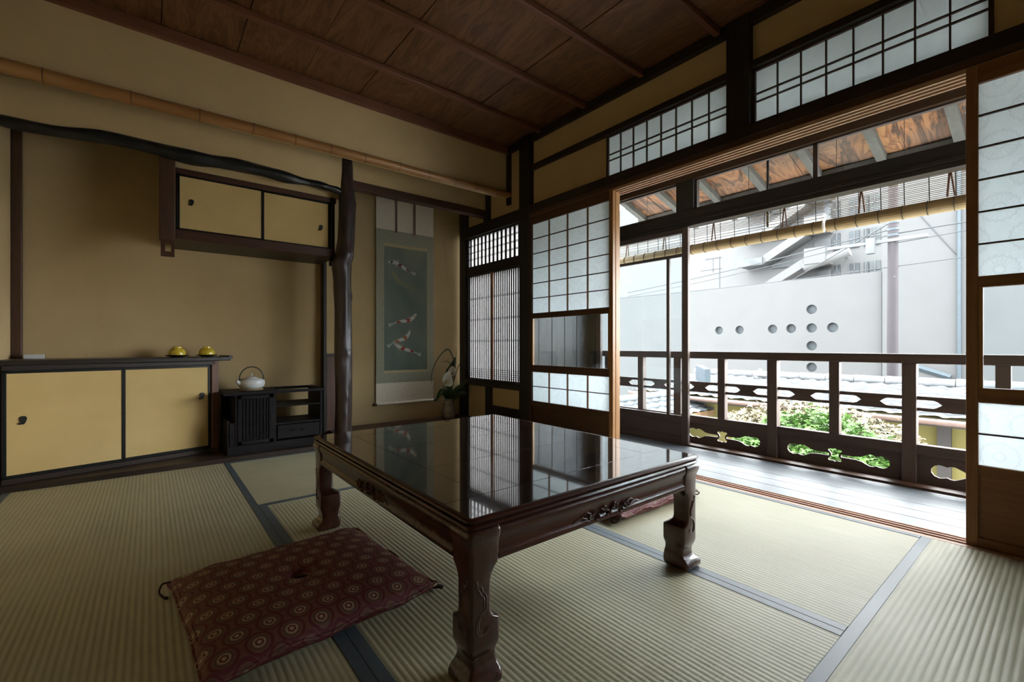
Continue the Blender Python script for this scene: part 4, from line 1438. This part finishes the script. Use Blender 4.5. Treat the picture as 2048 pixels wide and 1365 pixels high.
for nm, side in (('apron', 'near'), ('apron', 'far'), ('apron', 'left'), ('apron', 'right')):
    a = obj(nm, apron(side), M['rosewood'], tb, smooth=True)
    cm = bmesh.new()
    if side in ('near', 'far'):
        c0, f = (TX0 + TX1) / 2, (lambda s, i, z: (s, TY0 + i, z) if side == 'near' else (s, TY1 - i, z))
    else:
        c0, f = (TY0 + TY1) / 2, (lambda s, i, z: (TX0 + i, s, z) if side == 'left' else (TX1 - i, s, z))
    rr = random.Random(5)
    for sgn in (-1, 1):
        for (u, z, r0) in ((.010, .285, .011), (.032, .292, .009), (.052, .283, .010), (.078, .290, .008), (.02, .300, .007), (.066, .298, .006)):
            P = []
            for k in range(13):
                a_ = k / 12 * 1.6 * PI + u * 40
                r_ = r0 * (1 - k / 16)
                P.append(f(c0 + sgn * (u + r_ * math.cos(a_)), .008, z + r_ * math.sin(a_)))
            carve(P, .0024, cm)
        for (u0, u1, z) in ((.08, .145, .278), (.09, .16, .287), (.075, .125, .296)):
            carve([f(c0 + sgn * (u0 + (u1 - u0) * q_), .010 + .003 * q_, z + .006 * math.sin(q_ * PI * 1.5)) for q_ in [k / 7 for k in range(8)]], [.0028 - .0020 * (k / 35) for k in range(36)], cm)
    obj('carving', cm, M['rosewood'], a, smooth=True, label='carved cloud scrolls')
for cx, sx in ((TX0, 1), (TX1, -1)):
    for cy, sy in ((TY0, 1), (TY1, -1)):
        l = obj('leg', leg(cx, cy, sx, sy), M['rosewood_leg'], tb, smooth=True)
        cm = bmesh.new()
        K1 = [(.006, .252), (.014, .254), (.016, .244), (.026, .242), (.030, .232), (.037, .226), (.040, .214), (.038, .202), (.030, .196), (.020, .190), (.014, .178), (.014, .166), (.020, .158), (.030, .156), (.040, .160), (.046, .168)]
        K2 = [(.012, .243), (.020, .236), (.026, .226), (.032, .222), (.034, .212), (.033, .204)]
        K3 = [(.022, .188), (.018, .176), (.020, .165), (.030, .161), (.040, .166)]
        for K in ([(a_, .118 + (b_ - .156) * 1.22) for a_, b_ in K_] for K_ in (K1, K2, K3)):
            carve([(cx + sx * (.010 + a), cy + sy * .0105, b) for a, b in K], .0032, cm)
            carve([(cx + sx * .0105, cy + sy * (.010 + a), b) for a, b in K], .0032, cm)
        obj('carving', cm, M['rosewood_leg'], l, smooth=True, label='carved scroll on the leg')

# ============================================================ FLOOR CUSHIONS
def cushion(loc, rot, label, W=.60, D=.585, H=.074, tass=(0, 1, 2, 3)):
    t = thing('floor_cushion', label, 'floor cushion', loc, rot, group='red patterned floor cushions')
    ORG[t.name] = Vector((0, 0, 0))
    n = 64
    bm = bmesh.new()
    rr = random.Random(11)

    def edge(u, v):
        # slightly drawn-in sides, wavy seam
        k = 1 - .020 * (1 - v * v)
        k2 = 1 - .020 * (1 - u * u)
        return u * W / 2 * k, v * D / 2 * k2

    def h(u, v):
        a = (1 - abs(u) ** 3.6); b = (1 - abs(v) ** 3.6)
        q = max(0, a * b) ** .42
        r = math.hypot(u, v)
        q *= 1 - .85 * math.exp(-(r / .095) ** 2) - .10 * math.exp(-(r / .30) ** 2)
        q += .022 * vnoise(u * 2 + 1, v * 2, 3.1) * a * b
        return q
    G = {}
    for s in (1, -1):
        for i in range(n + 1):
            for j in range(n + 1):
                u = -1 + 2 * i / n; v_ = -1 + 2 * j / n
                u = math.sin(u * PI / 2); v_ = math.sin(v_ * PI / 2)
                if s == -1 and (i in (0, n) or j in (0, n)):
                    G[(s, i, j)] = G[(1, i, j)]; continue
                x, y = edge(u, v_)
                hh = h(u, v_)
                mid = H * .42 + .006 * math.sin(u * 9 + v_ * 7) * (1 if max(abs(u), abs(v_)) > .98 else 0)
                z = mid + hh * H * .58 if s == 1 else mid - min(1, hh * 1.6) * (H * .42 - .001)
                G[(s, i, j)] = bm.verts.new((x, y, z))
    for s in (1, -1):
        for i in range(n):
            for j in range(n):
                f = [G[(s, i, j)], G[(s, i + 1, j)], G[(s, i + 1, j + 1)], G[(s, i, j + 1)]]
                if len(set(f)) == 4: bm.faces.new(f if s == 1 else f[::-1])
    obj('cover', bm, M['cushion'], t, smooth=True, local=True)
    # seam cord
    P = []
    for k in range(161):
        q = k / 160 * 4
        sd, f = int(q) % 4, q - int(q)
        u, v_ = [(-1 + 2 * f, -1), (1, -1 + 2 * f), (1 - 2 * f, 1), (-1, 1 - 2 * f)][sd]
        x, y = edge(u, v_)
        x *= 1.004; y *= 1.004
        P.append((x, y, H * .42 + .006 * math.sin(u * 9 + v_ * 7) + .0022 * math.sin(k * 1.9)))
    obj('seam', tube(P, .0042, 7, cap=False), M['cushion'], t, smooth=True, local=True)
    tf = bmesh.new()
    for k in range(14):
        a = 2 * PI * k / 14
        tube([(0, 0, H * .55), (.010 * math.cos(a), .010 * math.sin(a), H * .66), (.022 * math.cos(a), .022 * math.sin(a), H * .64)], .0018, 5, tf)
    obj('centre_tuft', tf, M['cord'], t, smooth=True, local=True)
    cs = [(-1, -1), (1, -1), (1, 1), (-1, 1)]
    for q in tass:
        sx, sy = cs[q]
        x, y = W / 2 * sx, D / 2 * sy
        zc = H * .42
        k = 1 if (q % 2) else -1
        obj('tassel', tube(smooth_pts([(x * .985, y * .985, zc), (x + .014 * sx, y + .004 * sy, zc - .004), (x + .022 * sx, y - .008 * sy, .012), (x + .020 * sx + .004 * k, y - .030 * sy, .005), (x + .008 * sx, y - .046 * sy, .0045)], 5), [.0028] * 12 + [.0034] * 5 + [.0042] * 4, 8), M['cord'], t, smooth=True, local=True)
    return t


cushion((.352, 1.435, .001), math.radians(4.5), 'dark red patterned floor cushion left of the table, seen from above', W=.575, D=.565)
cushion((1.800, 1.435, .001), math.radians(-2.5), 'red patterned floor cushion on the window side, partly hidden by the table', W=.55, D=.56)

# ============================================================ OUTSIDE
M['white_wall'] = plain('neighbour_render_white', (0.095, 0.0945, 0.0935), 0.9, var=0.03, scale=1.5, spec=0.1)
M['white_wall2'] = plain('apartment_render_white', (0.125, 0.1245, 0.1235), 0.9, var=0.03, scale=1.5, spec=0.1)
M['hole_dark'] = plain('hole_grey', (0.034, 0.042, 0.046), 0.6, var=0.4, scale=6)
M['win_dark'] = plain('far_window_glass', (0.030, 0.037, 0.042), 0.5, var=0.5, scale=3)
M['win_pale'] = plain('far_curtain', (0.060, 0.068, 0.070), 0.7, var=0.2, scale=3)
M['slab_grey'] = plain('stair_slab_grey', (0.088, 0.092, 0.094), 0.8, var=0.2, scale=3)
M['pole'] = plain('pole_purple_brown', (0.024, 0.018, 0.021), 0.7, var=0.1, scale=4)
M['wire'] = plain('overhead_wire', (0.028, 0.031, 0.034), 0.6)
M['pipe'] = plain('drain_pipe_blue_grey', (0.034, 0.048, 0.058), 0.5)
M['tile'] = plain('grey_roof_tile', (0.135, 0.14, 0.145), 0.7, var=0.2, scale=7)
M['tile_dark'] = plain('dark_roof_tile', (0.09, 0.098, 0.106), 0.6, var=0.4, scale=9)
M['ochre'] = plain('ochre_wall', (0.115, 0.098, 0.035), 0.9, var=0.1, scale=3, spec=0.1)
M['ochre_post'] = plain('ochre_wall_post', (0.020, 0.015, 0.012), 0.7)
M['copper'] = plain('copper_gutter', (0.12, 0.075, 0.06), 0.5)
M['ground'] = plain('yard_ground', (0.60, 0.58, 0.54), 0.95, var=0.25, scale=2)
M['terracotta'] = plain('terracotta_cap', (0.17, 0.10, 0.05), 0.8, var=0.3, scale=9)
M['foliage'] = plain('maple_leaf_green', (0.085, 0.17, 0.035), 0.5, var=0.5, scale=14, spec=0.3)
M['foliage_pale'] = plain('pale_leaf', (0.24, 0.21, 0.135), 0.6, var=0.35, scale=14, spec=0.3)
M['bark'] = plain('bark', (0.08, 0.06, 0.045), 0.9)

struct('ground', box(2.6, 60, -40, 60, -2.75, -2.7), M['ground'])

HY = [6.516, 5.927, 5.060, 4.613, 4.147, 3.698]
HC = [(y, 1.175) for y in HY] + [(4.147, 1.645), (4.147, .727), (4.147, .186)]
circ = lambda y, z, r=.118, n=26: [(y + r * math.cos(2 * PI * k / n), z + r * math.sin(2 * PI * k / n)) for k in range(n)]
nb = thing('neighbour_house', 'white rendered house wall with round holes set in a cross', 'building', (13, 6, -2.7))
me = plate([(2.75, -2.7), (15, -2.7), (15, 2.43), (2.75, 2.43)], [circ(y, z) for y, z in HC], .16, MYZ(13.08))
obj('wall', mesh2bm(me), M['white_wall'], nb)
obj('backing_wall', box(13.17, 13.3, 2.75, 15, -2.7, 2.40), M['white_wall'], nb)
for y, z in HC:
    b = tube([(13.10, y, z), (13.15, y, z)], .116, 26)
    h = obj('round_hole', b, M['hole_dark'], nb, smooth=True, label='grey round opening')
tt = thing('tall_house', 'tall blank white house wall at the right behind the utility pole', 'building', (13, 0, -2.7))
obj('wall', box(12.9, 18, -0.9, 2.72, -2.7, 4.9), M['white_wall'], tt)
tag(obj('drain_pipe', tube([(12.85, 1.47, -.2), (12.85, 1.47, 4.85)], .035, 10), M['pipe'], smooth=True), 'thin blue-grey drain pipe down the tall white wall', 'pipe')
obj('roof_flashing', tube([(12.86, 2.10, .26), (12.86, 1.60, .08)], .06, 4), M['pipe'], tt)

# apartment block
ab = thing('apartment_building', 'white apartment block with balconies and outside stairs behind the white wall', 'building', (22, 9, -2.7))
obj('wall', box(20.3, 28, 4.15, 17, -2.7, 8.2), M['white_wall2'], ab)
for z in (3.15, 3.62):
    pass
for zb in (3.15, 4.35, 5.55, 6.75):
    for (ya, yb, m_) in ((4.32, 4.62, 'win_pale'), (4.66, 4.80, 'win_dark'), (4.93, 5.22, 'win_dark'), (5.52, 5.72, 'win_dark')):
        f = obj('window', boxes([(20.25, 20.31, ya, yb, zb, zb + .62)]), M[m_], ab)
        fb = bmesh.new()
        box(20.22, 20.26, (ya + yb) / 2 - .012, (ya + yb) / 2 + .012, zb, zb + .62, bm=fb); box(20.22, 20.26, ya, yb, zb + .30, zb + .33, bm=fb)
        obj('window_bar', fb, M['white_wall2'], f)
    obj('balcony', box(19.4, 20.3, 5.75, 6.45, zb - .55, zb + .05, bev=.02), M['white_wall2'], ab)
    obj('balcony_recess', box(20.2, 20.31, 5.80, 6.35, zb + .08, zb + .48), M['slab_grey'], ab)
for k, zb in enumerate((3.2, 4.35, 5.5, 6.6)):
    b = bmesh.new()
    a0, a1 = (6.45, 7.95)
    loft([[Vector((19.5, a0, zb + .55)), Vector((19.5, a1, zb - .30)), Vector((19.5, a1, zb + .05)), Vector((19.5, a0, zb + .90))],
          [Vector((20.3, a0, zb + .55)), Vector((20.3, a1, zb - .30)), Vector((20.3, a1, zb + .05)), Vector((20.3, a0, zb + .90))]], b)
    obj('stair_flight', b, M['white_wall2'], ab)
    obj('stair_landing', box(19.4, 20.3, 7.95, 8.9, zb - .32, zb - .02), M['slab_grey'], ab)
    obj('stair_recess', box(20.2, 20.31, 6.6, 7.9, zb - .42, zb - .18), M['slab_grey'], ab)
obj('air_duct', tube([(19.6, 5.05, 4.12), (19.6, 6.5, 3.72)], .17, 16), M['white_wall2'], ab, smooth=True)
obj('duct_bracket', boxes([(19.6, 20.3, 5.3, 5.34, 4.0, 4.04), (19.6, 20.3, 6.2, 6.24, 3.78, 3.82)]), M['slab_grey'], ab)

pl = thing('utility_pole', 'purplish utility pole standing behind the tiled roof', 'pole', (10, 1.96, -2.7))
obj('shaft', tube([(10, 1.975, -2.7), (10, 1.955, 4.2)], [.085, .070], 18), M['pole'], pl, smooth=True)
for z in (2.62, 2.72, 2.84):
    obj('band', tube([(10, 1.957, z), (10, 1.957, z + .035)], .082, 16), M['pipe'], pl, smooth=True)
obj('cross_arm', box(9.9, 9.96, 1.5, 2.9, 2.52, 2.57), M['slab_grey'], pl)
obj('transformer', tube([(9.9, 2.25, 2.35), (9.9, 2.25, 2.62)], .07, 14), M['slab_grey'], pl, smooth=True)
obj('step_bolt', tube([(9.88, 1.92, 1.9), (9.80, 1.90, 1.9)], .01, 6), M['slab_grey'], pl)


def wire(a, b, sag, lab, r=.007):
    A_, B_ = Vector(a), Vector(b)
    P = [A_.lerp(B_, k / 14) - Vector((0, 0, sag * 4 * (k / 14) * (1 - k / 14))) for k in range(15)]
    tag(obj('overhead_wire', tube(P, r, 6), M['wire']), lab, 'wire', 'overhead wires across the view')


wire((10, 1.95, 2.75), (10, 7.5, 2.15), .05, 'upper overhead wire running left from the utility pole', .010)
wire((10, 1.95, 2.66), (10, 7.5, 2.05), .07, 'second overhead wire running left from the utility pole')
wire((10, -2.0, 2.30), (10, 8.0, 2.02), .10, 'long low wire crossing in front of the apartment block')
wire((10, 1.95, 2.66), (10, -2.0, 2.62), -.04, 'thick overhead wire running right from the utility pole', .012)
wire((10, 1.95, 2.50), (10, -2.0, 2.85), .05, 'thin overhead wire running right from the utility pole')
wire((12.89, 2.08, 3.54), (12.89, 1.46, 2.50), .0, 'slanting wire running down the tall white wall right of the pole')
wire((9.95, 2.0, 2.85), (13.05, 4.6, 2.44), .0, 'slanting wire from the utility pole down to the top of the white wall', .010)
an = thing('roof_antenna', 'thin roof antenna standing above the white wall at left', 'antenna', (12, 5.9, 2.43))
obj('mast', tube([(13.05, 6.52, 2.43), (13.05, 6.52, 3.35)], .016, 8), M['wire'], an)
obj('antenna_arm', boxes([(13.03, 13.06, 6.45, 6.95, 3.30, 3.33), (13.03, 13.06, 6.45, 7.1, 2.98, 3.0), (13.03, 13.06, 6.70, 6.72, 2.9, 3.30)]), M['wire'], an)


def tiles(x0, x1, y0, y1, z0, z1, nc, pitch=.24, bm=None, flip=False):
    """roof plane rising from x0 (eave) to x1 (ridge), tile columns along y"""
    if bm is None: bm = bmesh.new()
    ny = int((y1 - y0) / .03)
    rows = []
    for c in range(nc):
        for e in (0, 1):
            u = (c + e) / nc
            x = x0 + (x1 - x0) * u
            lift = .030 if e == 0 else 0
            row = []
            for j in range(ny + 1):
                y = y0 + (y1 - y0) * j / ny
                ph = (y / pitch) % 1
                wv = .010 * math.sin(2 * PI * ph) + .005 * math.sin(4 * PI * ph)
                row.append(bm.verts.new((x, y, z0 + (z1 - z0) * u + lift + wv)))
            rows.append(row)
    for a, b in zip(rows, rows[1:]):
        for j in range(ny):
            bm.faces.new((a[j], a[j + 1], b[j + 1], b[j]))
    return bm


rh = thing('tiled_roof_house', 'low house with grey tiled roof and ochre wall below the balcony', 'building', (8, 2, -2.7))
obj('roof_tiles', tiles(7.0, 9.3, -3.0, 5.2, -.10, .12, 9), M['tile'], rh)
obj('roof_back', tiles(11.6, 9.3, -3.0, 5.2, -.30, .12, 8), M['tile'], rh)
rb = bmesh.new()
for k in range(20):
    tube([(9.3, -3.0 + k * .41, .17), (9.3, -2.60 + k * .41, .17)], [.062, .075], 12, rb)
obj('ridge_tiles', rb, M['tile'], rh, smooth=True)
obj('gutter', tube([(6.97, -3, -.135), (6.97, 5.2, -.135)], .035, 12), M['copper'], rh, smooth=True)
obj('fascia', box(7.0, 7.05, -3, 5.2, -.19, -.10), M['ochre_post'], rh)
obj('wall', box(7.30, 7.45, -3, 5.2, -2.7, -.12), M['ochre'], rh)
for y in (-1.2, .955, 2.9):
    obj('wall_post', box(7.24, 7.32, y - .06, y + .06, -2.7, -.15), M['ochre_post'], rh)

gw = thing('garden_wall', 'tile-capped garden wall running away at the left behind the railing', 'wall', (6.8, 4.0, -2.7))
obj('wall', box(4.6, 9.0, 4.25, 4.45, -2.7, -.35), M['white_wall'], gw)
cb_ = tiles(-.62, 0, 4.6, 9.0, -.34, -.12, 4, .22)
cb_.transform(Matrix(((0, 1, 0, 0), (1, 0, 0, 4.35), (0, 0, 1, 0), (0, 0, 0, 1))))
obj('cap_tiles', cb_, M['tile_dark'], gw)
cb_ = tiles(.62, 0, 4.6, 9.0, -.34, -.12, 4, .22)
cb_.transform(Matrix(((0, 1, 0, 0), (1, 0, 0, 4.35), (0, 0, 1, 0), (0, 0, 0, 1))))
obj('cap_tiles', cb_, M['tile_dark'], gw)
obj('cap_ridge', tube([(4.6, 4.35, -.09), (9.0, 4.35, -.09)], .06, 12), M['tile'], gw, smooth=True)
obj('cap_band', box(4.7, 9.0, 3.74, 3.80, -.42, -.33), M['terracotta'], gw)
lt = thing('roof_lantern', 'small grey stone lantern shape on the roof left of the maple', 'lantern', (9.0, 3.72, .05))
obj('lantern_base', lathe([(0, 0), (.09, 0), (.08, .05), (.04, .06), (.04, .12), (0, .12)], (9, 3.72, .05), 16), M['tile'], lt, smooth=True)
obj('lantern_cap', lathe([(0, .12), (.12, .12), (.10, .15), (.04, .20), (.03, .24), (0, .25)], (9, 3.72, .05), 16), M['tile'], lt, smooth=True)
vc = thing('vent_cowl', 'blue-grey metal vent cowl showing above the railing at left', 'vent', (8, 4.3, -.2))
obj('cowl_duct', box(7.95, 8.05, 4.28, 4.38, -.6, .10, bev=.005), M['pipe'], vc)
b = bmesh.new()
loft([[Vector((7.9, 4.40, .10)), Vector((8.1, 4.40, .10)), Vector((8.1, 4.22, .02)), Vector((7.9, 4.22, .02))], [Vector((7.9, 4.40, .37)), Vector((8.1, 4.40, .37)), Vector((8.1, 4.22, .30)), Vector((7.9, 4.22, .30))]], b)
obj('cowl_hood', b, M['pipe'], vc)

# maples
def tree(name, label, base, crown, n, leafm, seed, size=.05, spread=(1, 1, 1)):
    rr = random.Random(seed)
    t = thing(name, label, 'tree', base, group='garden maples below the balcony')
    B_ = Vector(base); Cn = Vector(crown)
    br = bmesh.new()
    tube(smooth_pts([B_, B_.lerp(Cn, .5) + Vector((.1, -.05, 0)), Cn - Vector((0, 0, .25))], 6), [.07 - .0035 * k for k in range(13)], 10, br)
    tips = []
    for k in range(16):
        a = 2 * PI * k / 16 + rr.uniform(-.2, .2)
        L = rr.uniform(.5, 1)
        e = Cn + Vector((math.cos(a) * spread[0] * L, math.sin(a) * spread[1] * L, rr.uniform(-.3, .5) * spread[2]))
        s0 = B_.lerp(Cn, rr.uniform(.75, .92))
        tube(smooth_pts([s0, s0.lerp(e, .5) + Vector((0, 0, .10)), e], 4), [.022 - .0021 * q for q in range(9)], 6, br)
        tips.append((s0, e))
    obj('branches', br, M['bark'], t, smooth=True)
    lm = bmesh.new()
    for k in range(n):
        a = rr.uniform(0, 2 * PI); r = rr.random() ** .5
        layer = rr.choice((-.25, 0, .2, .42, .6)) * spread[2]
        p = Cn + Vector((math.cos(a) * r * spread[0], math.sin(a) * r * spread[1], (layer * (1.1 - r) + rr.gauss(0, .035) - .18 * r * r)))
        s = size * rr.uniform(.6, 1.25)
        R = Matrix.Rotation(rr.uniform(0, 2 * PI), 4, 'Z') @ Matrix.Rotation(rr.gauss(0, .5), 4, 'X') @ Matrix.Rotation(rr.gauss(0, .5), 4, 'Y')
        vs_ = []
        for q in range(10):
            aa = 2 * PI * q / 10
            rad_ = s * (1 if q % 2 == 0 else .38) * (.55 if q == 0 else 1)
            v = R @ Vector((math.cos(aa) * rad_, math.sin(aa) * rad_, -.12 * rad_ if q % 2 == 0 else 0))
            vs_.append(lm.verts.new(p + v))
        c = lm.verts.new(p)
        for q in range(10): lm.faces.new((c, vs_[q], vs_[(q + 1) % 10]))
    me_ = bpy.data.meshes.new('foliage'); lm.to_mesh(me_); lm.free()
    obj('foliage', me_, leafm, t)


tree('maple_tree', 'green maple tree with layered leaves just below the railing', (5.35, 1.68, -2.7), (5.30, 1.64, -.20), 4200, M['foliage'], 2, .050, (.55, .80, .45))
tree('maple_tree', 'pale dry-leaved maple behind the green one', (6.40, 2.10, -2.7), (6.38, 2.05, -.13), 3600, M['foliage_pale'], 5, .044, (.36, 1.05, .25))
